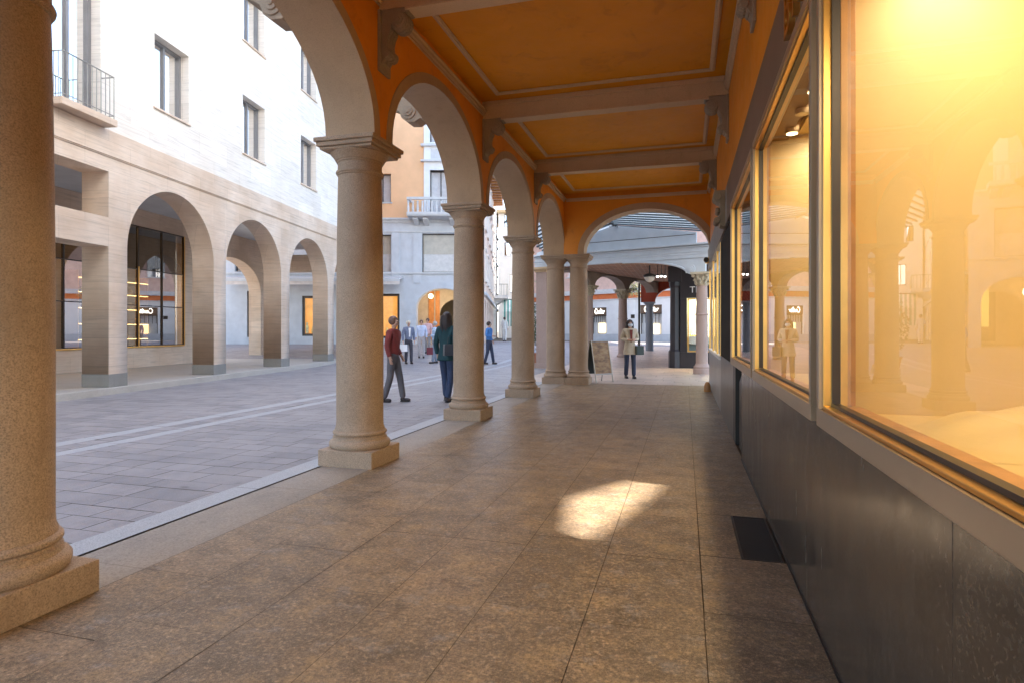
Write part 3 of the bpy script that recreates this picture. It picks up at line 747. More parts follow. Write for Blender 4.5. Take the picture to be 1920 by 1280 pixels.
def window(parent, a, b, c, d, y=.22, glassm='win_glass', back='curtain', mull=1, F=.05, sill=True, frame='dark_frame'):
    m = MB(); m.box(a,b,y,y+.06,d-F,d); m.box(a,b,y,y+.06,c,c+F); m.box(a,a+F,y,y+.06,c+F,d-F); m.box(b-F,b,y,y+.06,c+F,d-F)
    for k in range(mull): q = a+(b-a)*(k+1)/(mull+1); m.box(q-.03,q+.03,y-.005,y+.055,c+F,d-F)
    f_ = m.build('window', M[frame], parent)
    MB().quad((a,y+.03,c),(b,y+.03,c),(b,y+.03,d),(a,y+.03,d)).build('pane', M[glassm], f_)
    MB().quad((a-.02,y+.16,c-.02),(b+.02,y+.16,c-.02),(b+.02,y+.16,d+.02),(a-.02,y+.16,d+.02)).build('curtain', M[back], f_)
    if sill: MB().box(a-.08,b+.08,-.07,y,c-.07,c+.003).build('sill', M['cornice'], f_)
    return f_
cb = thing('corner_block', 'grey and peach corner block on the square with balcony, awning and ground floor arches', 'building', camw(-1.75,BZ,0), YAW)
XL = fx(330); GB = .4
AR = [(fx(829), 1.55), (fx(829)+4.6-8.0, 0)]
arcx, archw, aspr, acr = fx(829), 1.55, fz(577), fz(541)
XR = fx(893)
shopw = [(fx(463),fx(500),fz(632),fz(546)),(fx(566),fx(603),fz(630),fz(555)),(fx(640),fx(749),fz(634),fz(551))]
mezz = [(fx(693),fx(733),fz(510),fz(440)),(fx(791),fx(862),fz(511),fz(438)),(fx(600),fx(640),fz(510),fz(440)),(fx(440),fx(470),fz(510),fz(440)),(fx(520),fx(550),fz(510),fz(440))]
gl_ = wall_rects(XL, arcx-archw, GB-.4, acr+.3, shopw)
gl_.v += []; 
P = ellipse(arcx, archw, acr-aspr, aspr, 24)
for i in range(len(P)-1): gl_.quad((P[i][0],0,P[i][1]),(P[i+1][0],0,P[i+1][1]),(P[i+1][0],0,acr+.3),(P[i][0],0,acr+.3)); gl_.quad((P[i][0],0,P[i][1]),(P[i+1][0],0,P[i+1][1]),(P[i+1][0],.7,P[i+1][1]),(P[i][0],.7,P[i][1]))
for q in (arcx-archw,arcx+archw): gl_.quad((q,0,0),(q,.7,0),(q,.7,aspr),(q,0,aspr))
gl_.quad((arcx+archw,0,0),(XR,0,0),(XR,0,acr+.3),(arcx+archw,0,acr+.3))
m2 = wall_rects(XL, XR, acr+.3, fz(410), mezz); n = len(gl_.v); gl_.v += m2.v; gl_.f += [tuple(i+n for i in f) for f in m2.f]
gl_.build('ground_floor_wall', M['render_grey'], cb, recalc=False)
# banded pier beside the arch
m = MB()
for k in range(7): m.box(arcx-archw-.72,arcx-archw-.02,-.035,-.001,.9+.30*k,1.17+.30*k)
m.box(arcx-archw-.78,arcx-archw+.02,-.06,-.001,aspr-.10,aspr+.02); m.build('pier_banding', M['render_grey'], cb)
m = MB(); arch_ring(m, ellipse(arcx,archw+.001,acr-aspr,aspr,24), ellipse(arcx,archw+.16,acr-aspr+.16,aspr,24), -.03, -.001, 'y'); m.box(arcx-.12,arcx+.12,-.07,-.031,acr-.02,acr+.38); m.build('arch_surround', M['render_grey'], cb)
uppers = [(fx(700),fx(733),fz(380),fz(326)),(fx(806),fx(846),fz(402),fz(320)),(fx(806),fx(846),fz(268),fz(200)),(fx(700),fx(733),fz(268),fz(205)),(fx(600),fx(640),fz(380),fz(326)),(fx(500),fx(540),fz(380),fz(326)),(fx(700),fx(733),fz(120),fz(60)),(fx(806),fx(846),fz(120),fz(60)),(fx(600),fx(640),fz(268),fz(205))]
wall_rects(XL, XR, fz(410), 28, uppers).build('upper_wall', M['peach'], cb, recalc=False)
bay = wall_rects(fx(795), fx(864), fz(398), fz(150), uppers, -.09, .31); bay.quad((fx(795),-.09,fz(398)),(fx(795),0,fz(398)),(fx(795),0,fz(150)),(fx(795),-.09,fz(150)))
bay.build('stone_bay', M['render_white'], cb, recalc=False)
m = MB()
for z0, z1, d, a, b in ((fz(413),fz(409.5),.16,XL,XR),(fz(436),fz(434),.06,XL,XR),(fz(514),fz(511),.10,XL,XR),(fz(305),fz(302),.22,fx(790),fx(869)),(fz(276),fz(272),.20,fx(790),fx(869)),(fz(418),fz(413.2),.06,XL,XR)): m.box(a,b,-.09-d if a > -5 else -d,-.001,z0,z1)
m.build('string_course', M['cornice'], cb)
for xx in (735,775,871): MB().box(fx(xx),fx(xx+14),-.05,-.0015,acr+.32,fz(436.5)).build('pilaster', M['render_grey'], cb)
m = MB(); m.box(fx(808),fx(855),-.11,-.0915,fz(299),fz(281)); m.build('panel', M['cornice'], cb)
for o_ in mezz: window(cb, *o_, back='curtain', mull=0 if o_[1]-o_[0] > 2 else 1, glassm='glass')
for o_ in uppers: window(cb, *o_, back='curtain', glassm='glass')
M['glow_room'] = plain('glowing_shop_wall', (.75,.33,.07), .8, 0, .3, 2, emit=(1,.42,.08), es=.12)  # back wall glows by itself, standing in for the shop's lighting
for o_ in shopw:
    f_ = window(cb, *o_, y=.10, glassm='glass', back='glow_room', mull=0, F=.14, sill=False)
    wd = o_[1]-o_[0]
    for k in range(int(wd/.35)+1):
        q = MB(); hh = random.uniform(.3,.9); xx = o_[0]+.25+k*.35
        if xx > o_[1]-.2: break
        q.lathe([(.09,0),(.10,hh*.6),(.05,hh*.8),(.06,hh)], (xx,.205,o_[2]+.16), 10); q.build('display_goods', plain('bright_goods', random.choice([(.8,.55,.2),(.5,.08,.1),(.85,.7,.4)]), .5, 0, .4, 8), f_)
# awning, balcony
aw = MB(); 
for a, b in ((fx(425),fx(600)),(fx(605),fx(757))):
    aw.ext([(0,fz(519)),(-1.3,fz(526)),(-1.3,fz(537)),(-1.27,fz(537)),(-1.27,fz(527.5)),(0,fz(521))], 'x', a, b)
aw.build('awning', plain('awning_cloth', (.66,.62,.60), .8), cb)
m = MB()
for a, b in ((fx(425),fx(600)),(fx(605),fx(757))): m.box(a,b,-1.34,-1.305,fz(531),fz(525))
m.build('awning_rail', M['render_grey'], cb)
bl = MB(); a, b = fx(768),fx(872); bl.ext([(0,fz(413)),(-1.0,fz(411)),(-1.05,fz(408)),(-1.05,fz(404)),(0,fz(404))], 'x', a, b)
bo = bl.build('balcony', M['cornice'], cb)
m = MB(); m.box(a,b,-1.02,-.88,fz(381),fz(376.5)); m.box(a,a+.14,-.88,0,fz(381),fz(376.5))
for k in range(12):
    xx = a+.08+(b-a-.3)*k/11; m.lathe([(.05,0),(.075,.2),(.045,.45),(.065,.66)], (xx,-.95,fz(404)), 8)
m.build('balustrade', M['cornice'], bo)
for xx in (778,796,845,860): MB().ext([(0,fz(424)),(-.3,fz(421)),(-.8,fz(416)),(-.8,fz(413.2)),(0,fz(413.2))], 'x', fx(xx), fx(xx)+.28).build('bracket', M['cornice'], bo)
# interior passage behind the arch: second arch, doors, lit windows
ip = MB(); ip.box(XL,XR,.35,.6,GB+5.6,8); ip.box(arcx-archw-1.5,arcx+archw+.6,7.8,8,0,6); ip.box(arcx-archw-1.5,arcx-archw-1.3,.7,7.8,0,6); ip.box(arcx-archw-1.5,arcx+archw+.6,.7,8,acr+.25,acr+.4)
P = ellipse(arcx+.55, 1.15, 1.0, aspr-.3, 20)
arch_infill(ip, P, 0, 0, 4.0, acr+.2, 'y'); ip.quad((arcx-archw-1.3,4,0),(arcx-.6,4,0),(arcx-.6,4,acr+.2),(arcx-archw-1.3,4,acr+.2))
ip.build('passage', plain('passage_plaster', (.55,.48,.40), .8), cb, recalc=False)
dm = MB(); dm.box(arcx-1.35,arcx-1.0,3.9,3.99,.8,4.0); dm.box(arcx-.9,arcx-.62,3.9,3.99,.8,4.0); dm.build('timber_door', plain('orange_wood', (.55,.22,.06), .5, 0, .2, 4), cb)
dm = MB(); dm.box(arcx+.1,arcx+1.2,7.7,7.79,.8,3.6); dm.build('dark_door', M['dark_frame'], cb)
dm = MB(); dm.box(arcx+.9,arcx+1.25,3.2,3.3,1.6,3.5); dm.build('lit_window', emis('lit_window_glow', (1,.75,.2), .5), cb)
dm = MB(); dm.ball((arcx-.95,2.0,acr-.35), .16, 12, 8); dm.build('passage_lamp', emis('passage_lamp_glow', (1,.8,.5), 1.2), cb)
pl_ = bpy.data.lights.new('passage_light', 'POINT'); pl_.energy = 22; pl_.color = (1,.75,.45); pl_.shadow_soft_size = .3
lo = bpy.data.objects.new('passage_light', pl_); COL.objects.link(lo); lo.parent = cb; lo.location = (arcx-.6,2.2,acr-.6)
# solid mass behind
MB().box(XL,XR,.7,14,acr+.45,27.9).build('block_core', M['peach'], cb)
MB().box(XL,arcx-archw-1.51,.6,14,0,acr+.44).build('block_core', M['render_grey'], cb)
# roof
MB().ext([(-.9,27.6),(-.9,27.8),(6,31),(14,27.8),(14,27.6)], 'x', XL-.5, XR+.6).build('roof', plain('roof_tiles', (.28,.13,.08), .9), cb)

# ------------------------------------------------------------------ lane houses
def lane_house(label, x, y0, y1, h, mat, wrects, arches, name='lane_house'):
    """facade facing +x in the view frame, running away from the camera"""
    t = thing(name, label, 'building', camw(x, y0, 0), YAW)
    L = y1-y0
    m = MB(); gf = 3.6
    ow = [(a,b,c,d) for a,b,c,d in wrects]
    q = wall_rects(0, L, gf, h, ow, 0, .2); m.v = [(-yy, xx, zz) for xx,yy,zz in q.v]; m.f = list(q.f)
    cur = 0
    for c, hw in arches:
        P = ellipse(c, hw, .9, 2.5, 14)
        m.quad((0,cur,0),(0,c-hw,0),(0,c-hw,gf),(0,cur,gf))
        for i in range(len(P)-1): m.quad((0,*P[i]),(0,*P[i+1]),(0,P[i+1][0],gf),(0,P[i][0],gf)); m.quad((0,*P[i]),(0,*P[i+1]),(-.6,*P[i+1]),(-.6,*P[i]))
        for u in (c-hw,c+hw): m.quad((0,u,0),(-.6,u,0),(-.6,u,2.5),(0,u,2.5))
        cur = c+hw
    m.quad((0,cur,0),(0,L,0),(0,L,gf),(0,cur,gf))
    m.build('wall', mat, t, recalc=False)
    MB().box(-.95,-.90,0,L,0,gf).build('inner_wall', M['render_grey'], t); (MB().box(-6,-.3,0 if y0 > 50 else 13,L,gf,h).box(-.33,-.301,0,13,gf,h) if y0 < 50 else MB().box(-6,-.3,0,L,gf,h)).build('core', mat, t)
    for a, b, c, d in ow:
        w_ = MB(); w_.box(-.2,-.14,a,b,c,d); 
        for e in ((a-.12,a-.001,c,d),(b+.001,b+.12,c,d)): w_.box(.001,.05,*e)
        w_.box(.001,.10,a-.15,b+.15,d+.001,d+.15); w_.box(.001,.12,a-.15,b+.15,c-.12,c-.001)
        f_ = w_.build('window', M['pale'], t)
        MB().box(-.139,-.12,a+.05,b-.05,c+.05,d-.05).build('pane', M['win_glass'], f_)
    MB().box(.001,.16,0,L,gf+.0,gf+.2).build('string_course', M['cornice'], t)
    return t, L
def grid_w(L, step, w_, floors): return [(u,u+w_,z,z+1.9) for z in floors for u in [1+step*k for k in range(int((L-1.5)//step)+1)]]
t, L = lane_house('peach lane house with white window surrounds and pointed ground floor arches', -1.72, 37.2, 56, 13, plain('faded_peach_render', (.80,.62,.50), .85), grid_w(18.8,3.4,1.3,(4.6,7.9,10.6)), [(2+3.1*k,1.15) for k in range(6)])
t['label'] = 'pale lane house with many white window surrounds and ground floor arches'
m = MB(); m.ext([(.9,13.0),(.9,13.15),(-6,15.5),(-6,13.0)], 'y', -.3, L+.3); m.build('roof', plain('eave_tiles', (.30,.15,.10), .9), t)
for k in range(20): MB().box(0,.85,.2+k*.95,.32+k*.95,12.85,12.99).build('rafter_end', M['wood'], t)
t, L = lane_house('narrow cream lane house with an iron balcony above small yellow arches', -1.72, 56.3, 72, 15, M['pale'], grid_w(15.5,3.0,1.2,(5.6,8.9,12)), [(2+2.9*k,1.0) for k in range(5)])
b0 = MB().box(0,1.35,1.0,5.2,4.45,4.75).build('balcony', M['cornice'], t)
m = MB()
for k in range(15): m.tube([(1.3,1.05+k*.29,4.75),(1.3,1.05+k*.29,5.8)], .02, 5)
for k in range(5): m.tube([(.2+.25*k,1.05,4.75),(.2+.25*k,1.05,5.8)], .02, 5)
m.tube([(0,1.05,5.8),(1.3,1.05,5.8),(1.3,5.1,5.8)], .03, 5); m.build('railing', M['rail'], b0)
for yy in (1.5,4.4): MB().ext([(0,3.7),(.5,4.1),(1.1,4.44),(0,4.44)], 'y', yy, yy+.3).build('bracket', M['cornice'], b0)
MB().box(-.05,.012,.0,6,.3,3.55).build('arcade_lining', plain('yellow_render', (.60,.38,.14), .8), t) if False else None
# cream building closing the lane, striped awning
eh = thing('lane_end_building', 'cream building with dark shuttered windows closing the lane', 'building', camw(-1.1,66,0), YAW)
def ex(p): return (p-960)/1130*66+1.1
def ez(p): return 1.4-(p-620)/1130*66
ew_ = [(ex(946),ex(956),ez(480),ez(455)),(ex(962),ex(972),ez(490),ez(465)),(ex(956),ex(970),ez(548),ez(515)),(ex(1000),ex(1011),ez(560),ez(512)),(ex(985),ex(997),ez(490),ez(465)),(ex(946),ex(953),ez(425),ez(400)),(ex(1012),ex(1022),ez(490),ez(465))]
wall_rects(-.4, 9, 0, 14.2, ew_).build('wall', M['pale'], eh, recalc=False)
for o_ in ew_: window(eh, *o_, back='dark_frame', glassm='win_glass', mull=1)
MB().box(-.4,9,.35,9,0,14.1).build('core', M['pale'], eh)
MB().box(-.9,9.4,-.6,9,14.2,14.5).build('roof', plain('cream_eave', (.5,.36,.2), .8), eh)
sa = thing('striped_awning', 'teal and white striped awning hanging in front of the cream building', 'awning', camw(-.95,60,0), YAW)
def az(p): return 1.4-(p-620)/1130*60
for nm, mt, par in (('white_stripes', plain('awning_white', (.75,.78,.76), .8), 0), ('teal_stripes', plain('awning_teal', (.10,.34,.32), .8), 1)):
    m = MB()
    for k in range(par, 22, 2): a = .16*k; m.ext([(0,az(562)),(-.9,az(585)),(-.9,az(612)),(-.86,az(612)),(-.86,az(584)),(.04,az(561))], 'x', a, a+.16)
    m.build(nm, mt, sa)
m = MB(); m.tube([(0,.0,az(562)),(3.5,.0,az(562))], .05, 6); m.tube([(.05,-.88,.6),(.05,-.88,az(605))], .05, 6); m.tube([(3.45,-.88,.6),(3.45,-.88,az(605))], .05, 6); m.build('awning_frame', M['dark_frame'], sa)

# ------------------------------------------------------------------ passage beyond the end arch
P1 = px(1020,22.9); P2 = (.52,20.7,0)
cn = thing('glass_canopy', 'gabled glass canopy on a pale blue girder beyond the end arch', 'canopy', (P1[0],P1[1],0), math.atan2(P2[1]-P1[1],P2[0]-P1[0]))
LG = math.hypot(P2[0]-P1[0],P2[1]-P1[1])
m = MB(); m.box(-.35,LG+.4,-.10,.10,3.78,4.20)
for z0, z1, d in ((4.20,4.26,.20),(4.13,4.17,.14),(3.98,4.01,.12),(3.90,3.92,.115)): m.box(-.4,LG+.4,-d,d,z0,z1)
gd = m.build('girder', M['girder'], cn, bevel=.008)
# arched spandrel bracket on the right
sp = [(LG-2.9,3.785)]; 
for k in range(17): a = math.pi/2*k/16; sp.append((LG-.55-2.0*(1-math.sin(a))*1.15+.0, 3.35+.40*math.cos(a)) if False else (LG-2.7+2.25*math.sin(a), 3.30+.47*math.cos(a)))
sp += [(LG-.42,3.30),(LG+.15,3.30),(LG+.15,3.785)]
m = MB(); m.ext(sp, 'y', -.07, .07); m.build('spandrel', M['girder'], gd)
m = MB(); pts = [(LG-2.7+2.25*math.sin(math.pi/2*k/16), -.09, 3.30+.47*math.cos(math.pi/2*k/16)) for k in range(17)]; m.tube(pts, .035, 8)
m.tube([(LG-.33,-.12,3.42),(LG-.33,.12,3.42)], .16, 20); m.tube([(LG-.33,-.14,3.42),(LG-.33,-.1,3.42)], .10, 20); m.tube([(LG-.33,-.16,3.42),(LG-.33,-.1,3.42)], .05, 16)
m.build('scroll', M['girder'], gd, 40)
# gable panel
gp = [(-.3,4.27),(LG-.15,4.27),(LG-.15,4.64),(2.9,5.10),(-.3,4.36)]
m = MB(); m.ext(gp, 'y', -.03, .03); m.ext([(.6,4.45),(1.9,4.45),(1.9,4.66),(.6,4.50)], 'y', -.05, -.031) ; m.build('gable_panel', M['girder'], cn)
MB().box(-.3,LG-.2,-.035,-.0305,4.56,4.58).build('panel_joint', M['dark_frame'], cn)
# glass roof: ridge runs towards the camera
yb = -4.9
m = MB(); e0, e1, rx = (0,4.42),(LG+.5,4.66),(2.9,5.16)
m.quad((e0[0],.1,e0[1]),(rx[0],.1,rx[1]),(rx[0]-.2,yb,rx[1]+.25),(e0[0]+1.4,yb,e0[1]+.25)); m.quad((rx[0],.1,rx[1]),(e1[0],.1,e1[1]),(e1[0],yb,e1[1]+.25),(rx[0]-.2,yb,rx[1]+.25))
cg = NT('frosted_canopy_glass'); tl = cg.n('BsdfTranslucent'); tl.inputs[0].default_value = (.40,.44,.43,1); tp = cg.n('BsdfTransparent'); mx_ = cg.n('MixShader'); mx_.inputs[0].default_value = .06
cg.l(tl.outputs[0], mx_.inputs[1]); cg.l(tp.outputs[0], mx_.inputs[2]); cg.l(mx_.outputs[0], cg.o.inputs[0])
rg_ = m.build('roof_glass', cg.m, cn)
m = MB()
for k in range(14):
    f = k/13; y_ = .05+(yb-.05)*f; dz = .25*f-.03; rxx = rx[0]-.2*f
    for (a, b) in ((e0,rx),(e1,rx)):
        b_ = (rxx, rx[1]); a = (a[0]+(1.4*f if a is e0 else 0), a[1])
        m.quad((a[0],y_,a[1]+dz),(b_[0],y_,b_[1]+dz),(b_[0],y_,b_[1]+dz-.05),(a[0],y_,a[1]+dz-.05)); m.quad((a[0],y_-.05,a[1]+dz),(b_[0],y_-.05,b_[1]+dz),(b_[0],y_-.05,b_[1]+dz-.05),(a[0],y_-.05,a[1]+dz-.05)); m.quad((a[0],y_,a[1]+dz-.05),(b_[0],y_,b_[1]+dz-.05),(b_[0],y_-.05,b_[1]+dz-.05),(a[0],y_-.05,a[1]+dz-.05))
m.build('glazing_bars', plain('bar_paint', (.10,.13,.15), .5), cn, recalc=False)
m = MB(); m.tube([(rx[0],.1,rx[1]-.04),(rx[0]-.2,yb,rx[1]+.2)], .05, 8)
for k in range(40):
    f = random.random(); x_, y_, z_ = rx[0]-.2*f+random.uniform(-.1,.1), .1+(yb-.1)*f, rx[1]-.08+.25*f; m.tube([(x_,y_,z_),(x_+random.uniform(-.25,.25),y_+random.uniform(-.1,.1),z_-random.uniform(0,.1))], .012, 4)
m.build('ridge', M['dark_frame'], cn)
# canopy pillar (pink) with blue entablature
m = MB(); m.box(-.22,.22,-.22,.22,.0,3.60); pp = m.build('pillar', M['pinkstone'], cn, bevel=.01)
m = MB()
for z0, z1, d in ((3.60,3.66,.27),(3.661,3.70,.33),(3.701,3.775,.38)): m.box(-d,d,-d,d,z0,z1)
m.build('pillar_capital', M['moulding'], pp)
MB().box(-.30,.30,-.30,.30,0,.18).build('pillar_base', M['pinkstone'], pp)
# corinthian column helper
def corinth(parent, x, y, z0=0., h=3.30, r=.20, mat='pinkstone', capm='capital', capl=True):
    m = MB(); m.lathe([(r+.0,.34),(r-.002,1.9),(r+.02,1.91),(r+.025,1.94),(r-.003,1.96),(r-.02,h-.44)], n=32); c = m.build('column', M[mat], parent, 35); c.location = (x,y,z0)
    m = MB(); m.lathe([(r+.09,0),(r+.09,.16),(r+.07,.17),(r+.075,.24),(r+.03,.28),(r+.01,.34)], n=32); m.build('base', M[mat], c, 35)
    m = MB(); m.lathe([(r-.02,h-.44),(r+.0,h-.42),(r-.02,h-.40),(r-.02,h-.3),(r+.02,h-.15),(r+.09,h-.07)], n=24)
    if capl:
        for ring, (zz, rr, nn, ln) in enumerate(((h-.40,r-.01,8,.17),(h-.27,r+.0,8,.19))):
            for k in range(nn):
                a = 2*math.pi*(k+.5*ring)/nn; ca, sa_ = math.cos(a), math.sin(a)
                pts = [(ca*(rr+q),sa_*(rr+q),zz+ln*f) for q,f in ((.0,0),(.02,.35),(.035,.7),(.07,.95),(.10,.92),(.105,.78))]
                m.tube(pts, [.045,.05,.042,.03,.022,.012], 6)
        for k in range(4):
            a = math.pi/4+math.pi/2*k; m.ball((math.cos(a)*(r+.13),math.sin(a)*(r+.13),h-.12), .055, 10, 8)
    m.box(-r-.11,r+.11,-r-.11,r+.11,h-.07,h-.001); m.build('capital', M[capm], c, 30)
    return c
c = corinth(cn, LG+.02, 0.0, 0, 3.30, .19); c.location = (LG+.02,0,0)

# brick-vaulted passage with a diagonal row of arches
A_, B_, C_ = px(1103,25.5), px(1165,28.2), px(1222,30.4)
bp = thing('brick_passage', 'passage with a brown brick ceiling, pink columns with carved capitals and a red end wall', 'building', (A_[0],A_[1],0), math.atan2(C_[1]-A_[1],C_[0]-A_[0]))
LR = math.hypot(C_[0]-A_[0],C_[1]-A_[1]); half = LR/2
gA = 0.02
for k in (-1,0,1):
    corinth(bp, half*k if k >= 0 else -half, 0, .02, 3.28, .21)
m = MB()
for k in (-1,0,1):
    c0 = half*(k+.5); hw = half/2-.20; P = ellipse(c0, hw, .50, 3.30, 18)
    for yy in (-.22,.22): arch_infill(m, P, c0, hw, yy, 4.3, 'y'); m.quad((half*k-.2,yy,3.3),(half*k+.2,yy,3.3),(half*k+.2,yy,4.3),(half*k-.2,yy,4.3))
    for i in range(len(P)-1): m.quad((P[i][0],-.22,P[i][1]),(P[i+1][0],-.22,P[i+1][1]),(P[i+1][0],.22,P[i+1][1]),(P[i][0],.22,P[i][1]))
m.quad((LR-.2,-.22,3.3),(LR+.4,-.22,3.3),(LR+.4,-.22,4.3),(LR-.2,-.22,4.3))
m.build('arcade_wall', plain('ochre_render', (.33,.27,.22), .8, 0, .15, 3), bp, recalc=False)
MB().box(-half,LR+.3,-.30,-.2205,3.86,3.93).build('moulding', plain('ochre_paint', (.42,.27,.10), .6), bp)
inv = Matrix.Rotation(-bp.rotation_euler[2],3,'Z')
def toL(p): v = inv @ Vector((p[0]-A_[0],p[1]-A_[1],p[2])); return tuple(v)
m = MB(); m.quad(*[toL(p) for p in ((P1[0],P1[1]+.12,3.86),(1.6,20.85,3.86),(1.6,32.5,3.86),(C_[0],32.5,3.86),(C_[0],C_[1],3.86),(A_[0],A_[1],3.86),(P1[0]-1,P1[1]+3.0,3.86))]); m.build('brick_ceiling', M['brick'], bp)
m = MB(); m.quad(*[toL(p) for p in ((P1[0],P1[1]+.12,4.3),(1.6,20.85,4.3),(1.6,32.5,4.3),(C_[0],32.5,4.3),(C_[0],C_[1],4.3),(A_[0],A_[1],4.3),(P1[0]-1,P1[1]+3.0,4.3))]); m.build('roof_deck', M['render_grey'], bp)
# red wall with low arch on a grey column
rw_ = thing('red_wall', 'dark red wall with a low arch springing from a grey column', 'wall', (C_[0]-.45,C_[1]+.2,0))
cc = 1.75; hw = 1.15; P = ellipse(cc, hw, .75, 2.85, 18); m = MB()
for yy in (0,.4):
    arch_infill(m, P, cc, hw, yy, 3.855, 'y'); m.quad((-.1,yy,2.85),(cc-hw,yy,2.85),(cc-hw,yy,3.855),(-.1,yy,3.855)); m.quad((cc+hw,yy,0),(cc+hw+1.5,yy,0),(cc+hw+1.5,yy,3.855),(cc+hw,yy,3.855))
m.quad((-.1,0,2.85),(-.1,.4,2.85),(-.1,.4,3.855),(-.1,0,3.855))
m.build('wall', M['redwall'], rw_, recalc=False)
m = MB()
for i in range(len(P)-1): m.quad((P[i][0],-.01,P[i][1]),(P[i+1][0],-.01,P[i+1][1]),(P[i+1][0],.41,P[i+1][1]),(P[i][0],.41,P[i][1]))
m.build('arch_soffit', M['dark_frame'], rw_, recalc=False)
m = MB(); m.lathe([(.30,.0),(.30,.12),(.24,.16),(.24,.24),(.20,.28),(.195,1.5),(.185,2.62),(.20,2.64),(.20,2.68),(.24,2.74),(.27,2.78)], n=32); m.box(-.29,.29,-.29,.29,2.78,2.849)
m.v = [(x+.32,y+.2,z) for x,y,z in m.v]; m.build('column', M['greystone'], rw_, 35)
m = MB().tube([(-.18,-.1,0),(-.18,-.1,3.8)], .055, 10); m.build('downpipe', M['dark_frame'], rw_)
# black corner shop
bs = thing('shopfront', 'black corner shopfront with a gold edged window and a white serif letter', 'shopfront', (-.62,23.75,0), rad(-6))
m = MB(); m.box(.45,3.2,0,.12,0,.60); m.box(.45,3.2,0,.12,2.62,3.855); m.box(.45,.70,0,.12,.601,2.619); m.box(3.0,3.2,0,.12,.601,2.619); m.box(.5,3.2,.12,.2,3.6,3.85)
m.build('front', plain('black_shop_paint', (.030,.026,.032), .35), bs, bevel=.004)
m = MB(); m.lathe([(.27,0),(.27,.62),(.24,.66),(.215,.70),(.205,3.0),(.22,3.05),(.25,3.1),(.25,3.25)], n=8); m.box(-.25,.25,-.25,.25,3.25,3.85); m.v = [(x+.26,y+.22,z) for x,y,z in m.v]
m.build('corner_pillar', plain('black_iron', (.035,.032,.04), .4), bs, bevel=.004)
for k in range(12):
    q = MB(); q.box(.20,.245,.012,.014,1.2+.105*k,1.27+.105*k) if False else None
m = MB(); z0, z1, a, b = .61,2.61,.72,2.98
for q in ((a,b,z0,z0+.05),(a,b,z1-.05,z1),(a,a+.05,z0+.05,z1-.05),(b-.05,b,z0+.05,z1-.05)): m.box(q[0],q[1],-.02,.08,q[2],q[3])
f_ = m.build('display_window', M['gold'], bs)
MB().quad((a,.03,z0),(b,.03,z0),(b,.03,z1),(a,.03,z1)).build('pane', M['glass'], f_)
m = MB(); m.box(a-.1,b+.1,.9,.95,z0,2.9); m.box(a-.1,a-.02,.13,.9,z0,2.9); m.box(b+.02,b+.1,.13,.9,z0,2.9); m.box(a,b,.13,.9,.9,1.18); m.box(a,b,.13,.9,2.75,2.8)
m.build('display_lining', plain('pale_blue_lining', (.50,.58,.60), .7), f_)
MB().ext([(.84,1.181),(1.35,1.181),(1.30,2.0),(1.20,2.5),(1.08,2.6),(.96,2.3)], 'y', .5, .56).build('drape', plain('white_drape', (.75,.78,.80), .8), f_)
m = MB(); 
for k in range(26): m.ball((a+.1+k*.075,.35+.1*random.random(),1.2+.03*random.random()), random.uniform(.03,.07), 8, 6)
m.build('jewellery', plain('gold_jewellery', (.9,.6,.25), .25, .7, .3, 20), f_)
al = bpy.data.lights.new('shop_lamp', 'AREA'); al.size = .4; al.shape = 'RECTANGLE'; al.size_y = 1.8; al.energy = 35; al.color = (1,.78,.45)
lo = bpy.data.objects.new('shop_lamp', al); COL.objects.link(lo); lo.parent = f_; lo.location = ((a+b)/2,.45,2.72); lo.rotation_euler = (0,0,rad(90))
text_mesh('TI', .34, .012, 'sign_letters', M['render_white'], bs, (.80,-.016,2.82), (rad(90),0,0))
m = MB(); m.box(-.25,3.2,.3,8.5,0,3.84) if False else m.box(1.1,3.2,.96,8.0,0,3.84); m.build('shop_body', M['black'], bs)
# globe lamp & spotlights
G = px(1218,22.8)
gl = thing('ceiling_lamp', 'white half globe ceiling lamp with a dark rim under the brick ceiling', 'lamp', (G[0],G[1],3.40))
MB().ball((0,0,.02), .20, 20, 8, (1,1,1), -1).build('globe', plain('opal_glass', (.75,.72,.66), .3), gl, 60)
m = MB(); m.lathe([(.235,0),(.24,.05),(.14,.10),(.03,.13)], c=(0,0,.03), n=24); m.tube([(0,0,.15),(0,0,.46)], .025, 8); m.build('rim', M['black'], gl, 40)
for k, p in enumerate((1233,1240,1247)):
    G = px(p,22.6); m = MB(); m.tube([(0,.10,.05),(0,-.08,0)], .055, 12); q = m.build('spotlight', M['black'], None, 40); q.location = (G[0],G[1],3.42+.015*(k%2))
    tag(q, ('left','middle','right')[k]+' one of three small white spotlights clustered by the black pillar', 'spotlight', 'spotlights by the black pillar')
    MB().tube([(0,-.081,0),(0,-.085,0)], .05, 12).build('bulb', M['signlit'], q); MB().tube([(0,.04,.05),(0,.04,.44)], .015, 6).build('stem', M['black'], q)

